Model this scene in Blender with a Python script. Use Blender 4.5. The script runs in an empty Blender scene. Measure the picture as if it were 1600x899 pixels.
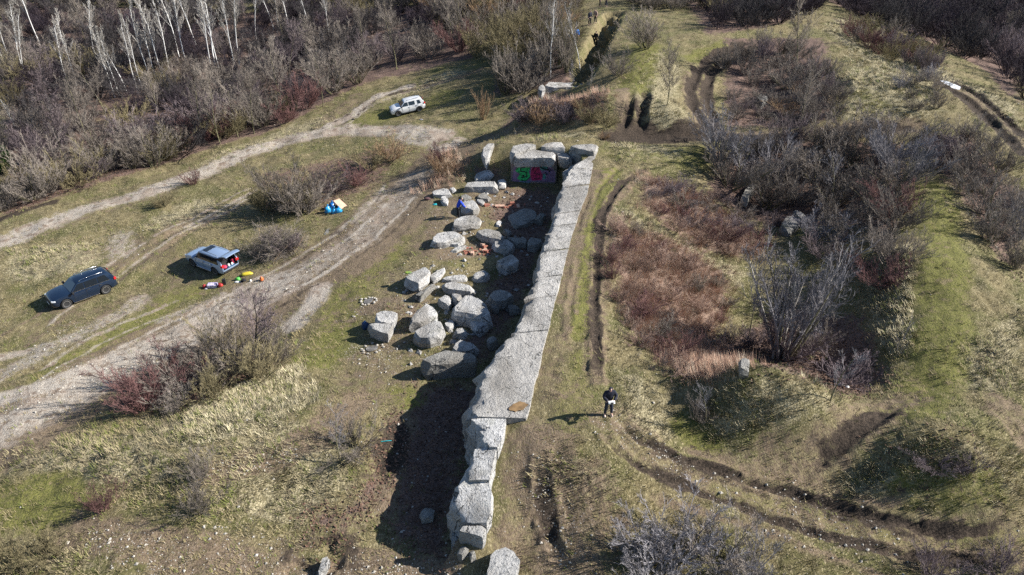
import bpy, bmesh, math, random
import numpy as np
from mathutils import Vector, Matrix, noise as mnoise
from math import radians, sin, cos, pi
random.seed(7)
RNG = np.random.default_rng(11)
S = bpy.context.scene
COL = S.collection

# ------------------------------------------------------------------ camera, sky, sun
CAM = np.array((0.0, 0.0, 29.0)); PITCH = radians(33.0); FPX = 1244.0
cam_d = bpy.data.cameras.new('camera'); cam = bpy.data.objects.new('camera', cam_d); COL.objects.link(cam)
cam.location = CAM; cam.rotation_euler = (pi/2 - PITCH, 0, 0)
cam_d.sensor_width = 36.0; cam_d.lens = FPX*36.0/1600.0; cam_d.clip_start = 0.5; cam_d.clip_end = 4000
S.camera = cam
SUN_EL = radians(32.0); SUN_AZ = radians(4.0)          # azimuth measured from +x towards +y
W = bpy.data.worlds.new('World'); S.world = W; W.use_nodes = True
nt = W.node_tree; nt.nodes.clear()
wo = nt.nodes.new('ShaderNodeOutputWorld'); bg = nt.nodes.new('ShaderNodeBackground')
sk = nt.nodes.new('ShaderNodeTexSky'); sk.sky_type = 'NISHITA'; sk.sun_disc = False
sk.sun_elevation = SUN_EL; sk.sun_rotation = pi/2 - SUN_AZ
sk.air_density = 1.0; sk.dust_density = 0.4; sk.ozone_density = 3.0
bg.inputs['Strength'].default_value = 0.063
nt.links.new(sk.outputs[0], bg.inputs[0]); nt.links.new(bg.outputs[0], wo.inputs[0])
sd = bpy.data.lights.new('sun', 'SUN'); sun = bpy.data.objects.new('sun', sd); COL.objects.link(sun)
sd.energy = 5.0; sd.angle = radians(0.5); sd.color = (1.0, 0.955, 0.88)
to_sun = Vector((cos(SUN_EL)*cos(SUN_AZ), cos(SUN_EL)*sin(SUN_AZ), sin(SUN_EL)))
sun.rotation_euler = to_sun.to_track_quat('Z', 'Y').to_euler(); sun.location = to_sun*200
S.view_settings.view_transform = 'Standard'; S.view_settings.look = 'None'
S.view_settings.exposure = 1.06; S.view_settings.gamma = 1.0
S.cycles.max_bounces = 4; S.cycles.diffuse_bounces = 2; S.cycles.glossy_bounces = 2
S.cycles.transparent_max_bounces = 4; S.cycles.use_denoising = False

# ------------------------------------------------------------------ noise
def _hash(ix, iy, seed):
    h = (ix.astype(np.int64)*374761393 + iy.astype(np.int64)*668265263 + seed*1442695041) & 0xFFFFFFFF
    h = ((h ^ (h >> 13))*1274126177) & 0xFFFFFFFF
    return ((h ^ (h >> 16)) & 0xFFFF)/65535.0
def vnoise(x, y, seed=0):
    ix = np.floor(x); iy = np.floor(y); fx = x-ix; fy = y-iy
    fx = fx*fx*(3-2*fx); fy = fy*fy*(3-2*fy)
    a = _hash(ix, iy, seed); b = _hash(ix+1, iy, seed); c = _hash(ix, iy+1, seed); d = _hash(ix+1, iy+1, seed)
    return (a*(1-fx)+b*fx)*(1-fy) + (c*(1-fx)+d*fx)*fy - 0.5
def fbm(x, y, o=4, seed=0, g=0.5):
    r = 0; a = 1
    for k in range(o):
        r = r + a*vnoise(x*(2**k)+k*17.3, y*(2**k)-k*9.1, seed+k); a *= g
    return r
def sstep(a, b, x):
    t = np.clip((x-a)/(b-a), 0, 1); return t*t*(3-2*t)

# ------------------------------------------------------------------ sight lines of the place (survey of the ground from the air)
SP, CP = sin(PITCH), cos(PITCH)
def ray(X, Y):
    x = (np.asarray(X, float)-800)/FPX; v = (np.asarray(Y, float)-449.5)/FPX
    return np.stack([x, CP - v*SP, -(SP + v*CP)], -1)
def on_level(X, Y, h):
    d = ray(X, Y); t = (h-CAM[2])/d[..., 2]
    return CAM + d*t[..., None]

# ------------------------------------------------------------------ relief
SHARED = [(0,899,1.5),(200,899,1.8),(400,890,1.7),(0,760,1.2),(150,700,1.4),(250,700,1.9),(400,680,2.2),(480,640,1.9),
(330,740,2.1),(520,630,1.6),(530,750,1.6),(430,800,1.5),
(125,470,0),(350,420,.1),(0,400,-.3),(0,550,0),(0,650,.3),(200,360,-.2),(300,300,-.3),(450,260,-.3),(520,320,0),(600,300,.2),(620,250,.3),
(560,400,.5),(500,480,.6),(420,540,.9),(300,570,.8),(200,600,.7),
(0,370,-.5),(150,320,-.6),(300,260,-.7),(450,215,-.6),(550,185,-.3),(633,180,0),(560,150,-.2),
(100,250,-2),(250,180,-2.4),(400,150,-2),(500,130,-1.2),(300,60,-4),(100,100,-4),(0,200,-3),(500,40,-3),(650,50,-1),
(700,200,.5),(720,150,.5),(760,125,1),(800,150,1.2),(690,235,.5)]
SHARED = [(X, Y, h-1.5*sstep(640, 540, Y)*sstep(560, 420, X)-.8*sstep(420, 330, Y)*sstep(720, 620, X)*(1-sstep(560, 420, X))) for X, Y, h in SHARED]
PIT = [(500,860,1.4),(640,700,1.3),(660,640,1.25),(690,760,1.15),(620,850,1.2),(690,885,1.0),(650,560,1.0),(720,500,.9),(760,440,.8),(800,400,.6),
(830,340,.6),(840,300,.7),(600,500,.8),(650,440,.8),(680,370,.8),(700,320,.9),(740,285,.9),(790,285,.9),(860,285,.7),(735,265,1.0),(760,255,1.3),(600,640,1.4)]
HIGH = [(950,260,3.45),(930,400,4),(910,500,4),(880,600,4),(850,660,4),(950,648,4),(800,720,3.6),(900,720,3.7),(820,800,2.5),(900,850,2.2),(790,770,2.8),
(1000,880,2),(750,872,2.2),(735,850,2.6),(718,882,1.8),(800,899,1.5),(900,213,3.5),(840,213,3.1),(1000,230,3.5),(1080,235,3.7),(790,206,1.4),(865,206,2.3),(750,225,1.9),
(880,134,5.9),(845,137,5.4),(935,137,5.8),(880,190,2.2),(820,185,1.6),(960,150,5),(1000,90,5.4),(1050,165,4.8),(985,200,3.2),(1040,205,3.2),
(1090,120,4.2),(1080,180,3.5),(1150,70,4.5),(1050,65,5.2),(1000,30,5),(930,40,4),(900,80,3.5),(840,90,2.5),(830,40,1.5),
(1200,150,2.8),(1200,185,2.8),(1270,120,4),(1340,120,5.2),(1350,180,4.2),(1420,150,5),(1490,135,4.6),(1560,180,4.3),(1600,250,4),
(1590,150,2.5),(1530,80,-2),(1600,60,-5),(1400,40,-1),(1300,30,3.3),(1600,110,-3.5),(1470,90,2.2),
(1300,205,3.5),(1200,215,3.3),(1430,205,3.7),(1300,300,1.2),(1200,300,1.0),(1240,350,.5),(1150,330,1.1),(1000,300,3.4),(970,330,3.7),(1400,260,2.8),(1110,260,2.8),
(955,380,3.7),(1000,450,2.6),(1080,480,1.5),(1100,400,1.7),(1180,548,-.2),(1220,510,0),(1300,480,.8),(1350,430,2.2),(1130,570,1.2),
(1000,560,3.4),(955,520,3.9),(1040,610,3.6),(1070,560,2.2),(1160,596,5.0),(1215,596,5.3),(1275,608,4.8),(1100,660,2.9),(1200,680,2.5),(1130,695,2.7),(1320,640,3.2),(1330,590,1.0),
(1430,400,4.2),(1460,300,4.2),(1470,500,3.8),(1450,620,3.2),(1400,540,2.9),(1550,500,3.4),(1580,400,3),(1600,350,2.4),(1600,600,3.2),
(1030,725,3.0),(1150,765,2.3),(1300,810,1.7),(1450,840,1.4),(1600,850,1.3),(1300,715,2.2),(1385,645,3.0),
(1450,685,4.3),(1550,695,4.2),(1370,720,2.9),(1460,790,1.8),(1590,790,1.8),(1590,650,3.2),(1100,850,1.8),(1100,899,1.5),(1300,880,1.4),(1500,899,1.0),(1600,899,1.0)]
FAR = [(-150,200,-5),(0,180,0),(150,200,-8),(-110,60,-3),(-80,10,0),(-40,0,1),(0,5,1),(40,5,1),(80,20,1.5),(75,50,2.5),(110,90,-6),(-60,160,-5),(60,160,-6),(110,40,0)]
def _mq(P, Q): return np.sqrt(((P[:, None, :2]-Q[None, :, :2])**2).sum(-1) + 2.0**2)
def _surface(pts):
    a = np.array(pts, float); p = np.vstack([on_level(a[:, 0], a[:, 1], a[:, 2]), np.array(FAR, float)])
    n = len(p); A = np.zeros((n+1, n+1)); A[:n, :n] = _mq(p, p) - 0.3*np.eye(n); A[:n, n] = 1; A[n, :n] = 1
    w = np.linalg.solve(A, np.append(p[:, 2], 0)); return p, w
GX0, GX1, GY0, GY1, GS = -150, 150, -20, 200, 0.5
_gx = np.arange(GX0, GX1+GS, GS); _gy = np.arange(GY0, GY1+GS, GS)
def _grid(pts):
    p, w = _surface(pts); X, Y = np.meshgrid(_gx, _gy); q = np.stack([X.ravel(), Y.ravel()], -1); out = np.empty(len(q))
    for i in range(0, len(q), 40000): out[i:i+40000] = _mq(q[i:i+40000], p) @ w[:-1] + w[-1]
    return out.reshape(X.shape)
G_L = _grid(SHARED+PIT); G_R = _grid(SHARED+HIGH)
def _bil(G, x, y):
    fx = np.clip((x-GX0)/GS, 0, G.shape[1]-1.001); fy = np.clip((y-GY0)/GS, 0, G.shape[0]-1.001)
    ix = fx.astype(int); iy = fy.astype(int); fx = fx-ix; fy = fy-iy
    return (G[iy, ix]*(1-fx)+G[iy, ix+1]*fx)*(1-fy) + (G[iy+1, ix]*(1-fx)+G[iy+1, ix+1]*fx)*fy

# the long wall, surveyed along its two top edges
def wall_top(Y): return np.interp(Y, [226, 400, 690, 745, 760, 820], [3.5, 4.05, 4.05, 3.7, 3.4, 3.1])
WR = [(935,226),(926,262),(918,300),(905,332),(893,370),(880,420),(868,465),(858,510),(848,545),(841,580),(834,600),(832,615),(829,628),(826,642),(821,655)]
WL = [(892,262),(876,300),(872,322),(866,341),(861,357),(848,391),(838,435),(823,465),(815,503),(800,520),(780,546),(759,580),(754,605),(749,620),(741,637)]
def _wpt(p): return on_level(p[0], p[1], wall_top(p[1]))
_c = [((_wpt(a)+_wpt(b))/2)[:2] for a, b in zip(WR, WL)][1:]
_near = [on_level(775, 680, 4)[:2], on_level(757, 715, 3.9)[:2], on_level(742, 770, 3.5)[:2], on_level(742, 800, 3.2)[:2], on_level(716, 832, 2.2)[:2]]
_corner = on_level(905, 236, 3.5)[:2]; _backl = np.array((-0.2, 60.3))
FAULT = [np.array((-3.2, -60.0)), on_level(690, 899, 1.0)[:2], on_level(699, 872, 1.6)[:2]] + _near[::-1] + _c[::-1] + [_corner, _backl, np.array((-3.5, 61.0)), np.array((-200.0, 61.0))]
FAULT = np.array(FAULT); PITPOLY = np.vstack([FAULT, [[-200, -60]]])
FW = np.full(len(FAULT)-1, 0.22); FW[0] = 2.0; FW[1] = 0.6; FW[-1] = 4.0; FW[-2] = 1.2; FW[2] = .35
def inside(poly, x, y):
    r = np.zeros(x.shape, bool); n = len(poly); j = n-1
    for i in range(n):
        xi, yi = poly[i]; xj, yj = poly[j]
        if yi != yj: r ^= ((yi > y) != (yj > y)) & (x < (xj-xi)*(y-yi)/(yj-yi)+xi)
        j = i
    return r
def seg_d(a, b, x, y):
    d = b-a; L = (d*d).sum()+1e-9; t = np.clip(((x-a[0])*d[0]+(y-a[1])*d[1])/L, 0, 1)
    return np.hypot(x-a[0]-t*d[0], y-a[1]-t*d[1]), t
def pit_mask(x, y):
    best = np.full(x.shape, 1e9)
    for i in range(len(FAULT)-1):
        d, _ = seg_d(FAULT[i], FAULT[i+1], x, y); best = np.minimum(best, d/FW[i])
    s = np.where(inside(PITPOLY, x, y), best, -best)
    return sstep(-1, 1, s)
def base_h(x, y):
    x = np.asarray(x, float); y = np.asarray(y, float)
    m = pit_mask(x, y); h = _bil(G_L, x, y)*m + _bil(G_R, x, y)*(1-m)
    far = sstep(110, 190, np.hypot(x, y-70)); return h*(1-far) - 4*far
def at(X, Y, lift=0):
    """point of the ground met by a sight line"""
    d = ray(X, Y); t = np.arange(22, 190, 0.2); P = CAM + d*t[:, None]
    k = np.argmax(P[:, 2] < base_h(P[:, 0], P[:, 1])); lo, hi = t[max(k-1, 0)], t[k]
    for _ in range(12):
        m = (lo+hi)/2; q = CAM+d*m
        if q[2] < base_h(q[0:1], q[1:2])[0]: hi = m
        else: lo = m
    q = CAM+d*hi; return np.array((q[0], q[1], q[2]+lift))
def line(pts): return np.array([at(*p)[:2] for p in pts])
def poly_d(P, x, y):
    best = np.full(x.shape, 1e9)
    for i in range(len(P)-1):
        d, _ = seg_d(P[i], P[i+1], x, y); best = np.minimum(best, d)
    return best
def near_box(P, x, y, r):
    return (x > P[:, 0].min()-r) & (x < P[:, 0].max()+r) & (y > P[:, 1].min()-r) & (y < P[:, 1].max()+r)

# carved lines: (points, half width, depth, lip)
CARVE = [([(930,665),(965,700),(1010,733),(1060,754),(1131,782),(1195,807),(1255,828),(1344,850),(1415,864),(1503,871),(1598,880)], .20, .16, .06),
([(960,650),(1000,685),(1060,715),(1106,727),(1159,750),(1230,768),(1294,793),(1361,807),(1432,821),(1503,828),(1598,827)], .23, .26, .08),
([(970,262),(940,290),(918,340),(905,400),(894,460),(887,520)], .17, .09, .03),
([(1005,262),(965,295),(942,335),(934,400),(930,470),(932,540),(935,600)], .22, .13, .05),
([(1405,630),(1370,655),(1320,690),(1290,712),(1250,735)], .35, .15, .05),
([(1390,625),(1340,655),(1280,690),(1220,715)], .3, .08, .03),
([(1560,640),(1580,668),(1598,700)], .25, .15, .06),
([(1170,65),(1120,85),(1090,110),(1078,140),(1083,170),(1105,203)], .4, .24, .04),
([(1190,72),(1140,92),(1110,115),(1102,150),(1118,195)], .4, .24, .04),
([(960,212),(1030,208),(1110,212),(1200,217),(1300,207),(1430,197)], .45, .2, .03),
([(1000,216),(1060,214),(1130,207)], .4, .2, .08),
([(1470,130),(1520,165),(1570,210),(1598,240)], .4, .25, .04),([(1492,128),(1545,165),(1598,212)], .35, .25, .04),
([(845,700),(848,740),(852,780),(865,840),(885,895)], .32, .22, .05),([(915,730),(925,770),(930,810)], .25, .12, .03),([(835,775),(815,800),(790,830)], .25, .12, .03),
([(988,150),(980,180),(972,204)], .3, .4, .08),([(1008,138),(1004,170),(1000,205)], .45, .6, .1),
([(960,20),(945,45),(930,75),(915,105),(900,126)], 1.1, 2.6, 0),
([(0,600),(60,577),(130,553),(200,530),(290,492),(380,455)], .3, .1, .03),
([(400,297),(330,335),(270,365),(200,405),(100,480)], .25, .07, .02),([(310,355),(250,395),(190,440)], .25, .05, .02),
([(612,640),(618,680),(600,730),(580,770)], .5, .12, .05),([(500,872),(485,885),(470,898)], .8, 1.0, 0),
([(700,390),(735,392)], .4, .0, 0)]
CARVE = [(line(p), w, d, l) for p, w, d, l in CARVE]
_WY = np.array([_wpt(a)[1] for a in WR][::-1]); _WT = np.array([_wpt(a)[2] for a in WR][::-1]); WALLC = np.array(_c)
def H(x, y, rough=True):
    """finished ground height"""
    x = np.atleast_1d(np.asarray(x, float)); y = np.atleast_1d(np.asarray(y, float)); h = base_h(x, y)
    trk = np.zeros(x.shape)
    for P, w, d, l in CARVE:
        m = near_box(P, x, y, w*4)
        if not m.any(): continue
        xx, yy = x[m], y[m]; q = poly_d(P, xx+.22*vnoise(xx*.9, yy*.9, 5)+.12*vnoise(xx*4, yy*4, 7), yy+.22*vnoise(xx*.9, yy*.9, 6)+.12*vnoise(xx*4, yy*4, 8))
        fade = sstep(0, 1.6, np.minimum(np.hypot(xx-P[0, 0], yy-P[0, 1]), np.hypot(xx-P[-1, 0], yy-P[-1, 1])))*.85+.15; h[m] += fade*-d*(.75+.9*vnoise(xx*1.3, yy*1.3, 9))*np.exp(-(q/w)**4) + fade*l*(1+1.4*vnoise(xx*3, yy*3, 12))*np.exp(-((q-1.6*w)/(.5*w))**2)
        trk[m] = np.maximum(trk[m], np.exp(-(q/(1.6*w))**4))
    if rough:
        pm = pit_mask(x, y)
        am = (1-.75*trk)
        h = h + am*(.34*fbm(x*.22, y*.22, 3, 20) + .16*fbm(x*.9, y*.9, 3, 31)*(1-.4*pm) + .05*fbm(x*4, y*4, 2, 41)) + trk*.07*vnoise(x*5.5, y*5.5, 45)
    nb = near_box(WALLC, x, y, 4)
    if nb.any():
        xx, yy = x[nb], y[nb]; d = poly_d(WALLC, xx, yy); wt = np.interp(yy, _WY, _WT); h[nb] = np.minimum(h[nb], wt-.05+1.2*sstep(1.6, 4.0, d))
    return h
def gz(x, y): return float(H(x, y)[0])
def ground(X, Y, lift=0):
    q = at(X, Y); return np.array((q[0], q[1], gz(q[0], q[1])+lift))

# ------------------------------------------------------------------ object helpers
def mesh_np(name, V, F, mats, mi=None, smooth=False):
    V = np.asarray(V, np.float32); me = bpy.data.meshes.new(name)
    F = np.asarray(F, np.int32); n, k = F.shape
    me.vertices.add(len(V)); me.vertices.foreach_set('co', V.ravel())
    me.loops.add(n*k); me.loops.foreach_set('vertex_index', F.ravel())
    me.polygons.add(n); me.polygons.foreach_set('loop_start', np.arange(0, n*k, k, dtype=np.int32))
    for m in (mats if isinstance(mats, (list, tuple)) else [mats]): me.materials.append(m)
    if mi is not None: me.polygons.foreach_set('material_index', np.asarray(mi, np.int32))
    me.polygons.foreach_set('use_smooth', np.full(n, smooth)); me.update(calc_edges=True); return me
def link(name, me, parent=None, loc=None, rot=None, scale=None):
    o = bpy.data.objects.new(name, me); COL.objects.link(o)
    if parent is not None: o.parent = parent
    if loc is not None: o.location = loc
    if rot is not None: o.rotation_euler = rot
    if scale is not None: o.scale = scale
    return o
def tag(o, label, cat, group=None):
    o['label'] = label; o['category'] = cat
    if group: o['group'] = group
    return o
def bm_obj(name, bm, mats, parent=None, smooth=False, loc=None, rot=None, angle=None):
    me = bpy.data.meshes.new(name); bmesh.ops.recalc_face_normals(bm, faces=bm.faces[:]); bm.to_mesh(me); bm.free()
    for m in (mats if isinstance(mats, (list, tuple)) else [mats]): me.materials.append(m)
    if smooth or angle:
        me.polygons.foreach_set('use_smooth', np.full(len(me.polygons), True))
        if angle: me.set_sharp_from_angle(angle=radians(angle))
    return link(name, me, parent, loc, rot)
def empty(name, loc, rz=0.0):
    o = bpy.data.objects.new(name, None); COL.objects.link(o); o.location = loc; o.rotation_euler = (0, 0, rz); o.empty_display_size = .3; return o
def box_bm(bm, c, s, rz=0.0, bevel=0.0, mi=0, rot=None):
    M = Matrix.Translation(c) @ (rot.to_4x4() if rot else Matrix.Rotation(rz, 4, 'Z')) @ Matrix.Diagonal((*s, 1))
    r = bmesh.ops.create_cube(bm, size=1.0, matrix=M)
    fs = {f for v in r['verts'] for f in v.link_faces}
    for f in fs: f.material_index = mi
    if bevel:
        es = {e for v in r['verts'] for e in v.link_edges}
        bmesh.ops.bevel(bm, geom=list(es), offset=bevel, segments=2, affect='EDGES', profile=.6)
def tube_bm(bm, pts, rad, n=6, mi=0, cap=True):
    pts = [Vector(p) for p in pts]; rings = []
    for i, p in enumerate(pts):
        t = (pts[min(i+1, len(pts)-1)]-pts[max(i-1, 0)]).normalized()
        a = t.orthogonal().normalized(); b = t.cross(a); r = rad[i] if isinstance(rad, (list, tuple)) else rad
        rings.append([bm.verts.new(p+(a*cos(2*pi*k/n)+b*sin(2*pi*k/n))*r) for k in range(n)])
    for i in range(len(rings)-1):
        a, b = rings[i], rings[i+1]
        ca = Vector((0,0,0)); sh = min(range(n), key=lambda s: (b[s].co-a[0].co).length)
        for k in range(n):
            f = bm.faces.new((a[k], a[(k+1) % n], b[(k+1+sh) % n], b[(k+sh) % n])); f.material_index = mi
    if cap:
        for r in (rings[0], rings[-1]):
            f = bm.faces.new(r); f.material_index = mi
def evaluated(o):
    """mesh of an object with its modifiers done"""
    bpy.context.view_layer.update(); dg = bpy.context.evaluated_depsgraph_get()
    me = bpy.data.meshes.new_from_object(o.evaluated_get(dg)); return me

# ------------------------------------------------------------------ materials
def mat(name, col, rough=.8, metal=0.0, spec=None, var=0.0, scale=8.0, bump=0.0, bscale=30.0, col2=None, coat=0.0, objrand=0.0):
    m = bpy.data.materials.new(name); m.use_nodes = True; n = m.node_tree; b = n.nodes['Principled BSDF']
    b.inputs['Roughness'].default_value = rough; b.inputs['Metallic'].default_value = metal
    if spec is not None: b.inputs['Specular IOR Level'].default_value = spec
    if coat: b.inputs['Coat Weight'].default_value = coat; b.inputs['Coat Roughness'].default_value = .05
    tc = n.nodes.new('ShaderNodeTexCoord'); nz = n.nodes.new('ShaderNodeTexNoise'); nz.inputs['Scale'].default_value = scale; nz.inputs['Detail'].default_value = 4
    n.links.new(tc.outputs['Object'], nz.inputs['Vector'])
    mx = n.nodes.new('ShaderNodeMix'); mx.data_type = 'RGBA'
    c1 = tuple(col)+(1,); c2 = (tuple(col2)+(1,)) if col2 else tuple(min(1, c*(1-var)) for c in col)+(1,)
    mx.inputs['A'].default_value = c1; mx.inputs['B'].default_value = c2
    rp = n.nodes.new('ShaderNodeValToRGB'); rp.color_ramp.elements[0].position = .38; rp.color_ramp.elements[1].position = .66
    n.links.new(nz.outputs['Fac'], rp.inputs[0]); n.links.new(rp.outputs[0], mx.inputs['Factor'])
    out = mx.outputs['Result']
    if objrand:
        oi = n.nodes.new('ShaderNodeObjectInfo'); mr = n.nodes.new('ShaderNodeMapRange'); mr.inputs['To Min'].default_value = 1-objrand; mr.inputs['To Max'].default_value = 1+objrand
        hs = n.nodes.new('ShaderNodeHueSaturation'); n.links.new(oi.outputs['Random'], mr.inputs[0]); n.links.new(mr.outputs[0], hs.inputs['Value']); n.links.new(out, hs.inputs['Color']); out = hs.outputs[0]
    n.links.new(out, b.inputs['Base Color'])
    if bump:
        n2 = n.nodes.new('ShaderNodeTexNoise'); n2.inputs['Scale'].default_value = bscale; n2.inputs['Detail'].default_value = 6
        bp = n.nodes.new('ShaderNodeBump'); bp.inputs['Strength'].default_value = bump; bp.inputs['Distance'].default_value = .05
        n.links.new(tc.outputs['Object'], n2.inputs['Vector']); n.links.new(n2.outputs['Fac'], bp.inputs['Height']); n.links.new(bp.outputs[0], b.inputs['Normal'])
    return m
class NB:
    """small node builder"""
    def __init__(s, name):
        s.m = bpy.data.materials.new(name); s.m.use_nodes = True; s.t = s.m.node_tree; s.b = s.t.nodes['Principled BSDF']
        s.pos = s.n('ShaderNodeNewGeometry').outputs['Position']; s.b.inputs['Specular IOR Level'].default_value = .2
    def n(s, k): return s.t.nodes.new(k)
    def set(s, sock, v):
        if hasattr(v, 'is_linked') or isinstance(v, bpy.types.NodeSocket): s.t.links.new(v, sock)
        elif isinstance(v, (tuple, list)) and len(v) == 3 and sock.type == 'RGBA': sock.default_value = tuple(v)+(1,)
        else: sock.default_value = v
    def noise(s, scale, detail=4, rough=.55, vec=None, sc=None):
        k = s.n('ShaderNodeTexNoise'); k.inputs['Scale'].default_value = scale; k.inputs['Detail'].default_value = detail; k.inputs['Roughness'].default_value = rough
        v = vec or s.pos
        if sc:
            mp = s.n('ShaderNodeMapping'); mp.inputs['Scale'].default_value = sc; s.t.links.new(v, mp.inputs[0]); v = mp.outputs[0]
        s.t.links.new(v, k.inputs['Vector']); return k.outputs['Fac']
    def voro(s, scale, feature='F1', out='Distance', vec=None):
        k = s.n('ShaderNodeTexVoronoi'); k.feature = feature; k.inputs['Scale'].default_value = scale; s.t.links.new(vec or s.pos, k.inputs['Vector']); return k.outputs[out]
    def math(s, op, a, b=0.0, c=None, clamp=False):
        k = s.n('ShaderNodeMath'); k.operation = op; k.use_clamp = clamp; s.set(k.inputs[0], a); s.set(k.inputs[1], b)
        if c is not None: s.set(k.inputs[2], c)
        return k.outputs[0]
    def rng(s, v, a, b, c=0.0, d=1.0):
        k = s.n('ShaderNodeMapRange'); k.interpolation_type = 'SMOOTHSTEP'; s.set(k.inputs[0], v); k.inputs[1].default_value = a; k.inputs[2].default_value = b; k.inputs[3].default_value = c; k.inputs[4].default_value = d; return k.outputs[0]
    def mix(s, f, a, b, mode='MIX'):
        k = s.n('ShaderNodeMix'); k.data_type = 'RGBA'; k.blend_type = mode; s.set(k.inputs['Factor'], f); s.set(k.inputs['A'], a); s.set(k.inputs['B'], b); return k.outputs['Result']
    def attr(s, name):
        k = s.n('ShaderNodeAttribute'); k.attribute_name = name; x = s.n('ShaderNodeSeparateColor'); s.t.links.new(k.outputs['Color'], x.inputs[0]); return x.outputs[0], x.outputs[1], x.outputs[2], k.outputs['Alpha']
    def bump(s, h, strength=.5, dist=.05):
        k = s.n('ShaderNodeBump'); k.inputs['Strength'].default_value = strength; k.inputs['Distance'].default_value = dist; s.t.links.new(h, k.inputs['Height']); s.t.links.new(k.outputs[0], s.b.inputs['Normal'])
    def done(s, col, rough=.95):
        s.set(s.b.inputs['Base Color'], col); s.set(s.b.inputs['Roughness'], rough); return s.m

def ground_material():
    q = NB('ground_cover'); A = q.attr('cover_a'); B = q.attr('cover_b')
    big = q.noise(.35, 4); mid = q.noise(1.6, 5, .6); fine = q.noise(9, 4, .65); grain = q.noise(30, 3, .7)
    blade = q.noise(14, 3, .6, sc=(1.0, .45, 1.0))
    brk = q.math('ADD', q.math('MULTIPLY', q.math('SUBTRACT', mid, .5), 1.3), q.math('MULTIPLY', q.math('SUBTRACT', fine, .5), .9))
    def m(a, lo=.25, hi=.7): return q.rng(q.math('ADD', a, brk), lo, hi)
    gr2 = q.noise(55, 2, .6); gc = q.math('ADD', q.math('MULTIPLY', grain, .6), q.math('MULTIPLY', gr2, .4))
    straw = q.mix(q.rng(mid, .35, .68), (.2,.165,.088), (.135,.11,.056)); straw = q.mix(q.rng(big, .42, .62), straw, (.11,.105,.042))
    straw = q.mix(q.rng(blade, .52, .66), straw, (.34,.29,.175)); straw = q.mix(q.math('MULTIPLY', q.rng(gc, .53, .63), q.rng(mid, .3, .65, .15, .8)), straw, (.045,.04,.024))
    pale = q.mix(q.rng(blade, .4, .62), (.185,.158,.09), (.44,.385,.25)); pale = q.mix(q.rng(fine, .54, .68), pale, (.12,.108,.05)); pale = q.mix(q.rng(gc, .54, .63), pale, (.06,.053,.03))
    green = q.mix(q.rng(fine, .38, .64), (.168,.168,.04), (.08,.09,.02)); green = q.mix(q.rng(gc, .5, .62), green, (.23,.19,.105)); green = q.mix(q.rng(mid, .55, .68), green, (.2,.165,.085))
    grav = q.mix(q.rng(fine, .36, .66), (.42,.37,.31), (.26,.21,.165)); grav = q.mix(q.rng(gc, .5, .6), grav, (.6,.56,.5)); grav = q.mix(q.rng(mid, .5, .66), grav, (.215,.165,.125)); grav = q.mix(q.math('MULTIPLY', q.rng(big, .48, .62), .6), grav, (.25,.19,.15))
    st = q.voro(11, 'F1', 'Color'); sx = q.n('ShaderNodeSeparateColor'); q.t.links.new(st, sx.inputs[0])
    sd_ = q.rng(q.voro(11), .36, .22); stone = q.math('MULTIPLY', sd_, q.rng(sx.outputs[0], .62, .66))
    mud = q.mix(q.rng(fine, .4, .62), (.03,.023,.018), (.075,.056,.042)); mud = q.mix(q.rng(gc, .6, .68), mud, (.14,.11,.08))
    earth = q.mix(q.rng(fine, .38, .64), (.21,.155,.105), (.105,.075,.05)); earth = q.mix(q.rng(gc, .53, .62), earth, (.31,.26,.2)); earth = q.mix(q.rng(blade, .56, .68), earth, (.13,.11,.05))
    leaf = q.mix(q.rng(fine, .4, .62), (.1,.066,.056), (.165,.112,.09)); leaf = q.mix(q.rng(gr2, .56, .64), leaf, (.3,.22,.18))
    red = q.mix(q.rng(fine, .4, .62), (.3,.21,.165), (.17,.115,.09)); red = q.mix(q.rng(blade, .52, .66), red, (.38,.29,.22))
    c = straw
    c = q.mix(m(B[0]), c, pale); c = q.mix(m(A[2]), c, green); c = q.mix(m(B[1]), c, red); c = q.mix(m(A[3]), c, leaf)
    c = q.mix(m(B[2]), c, earth); c = q.mix(m(A[0]), c, grav); c = q.mix(m(A[1]), c, mud)
    c = q.mix(q.math('MULTIPLY', stone, m(B[3], .25, .9)), c, (.55,.52,.46))
    hgt = q.math('ADD', q.math('MULTIPLY', fine, .7), q.math('MULTIPLY', grain, .35)); hgt = q.math('ADD', hgt, q.math('MULTIPLY', blade, .5))
    q.bump(hgt, .9, .11)
    return q.done(c, .97)
M_GROUND = ground_material()
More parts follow.
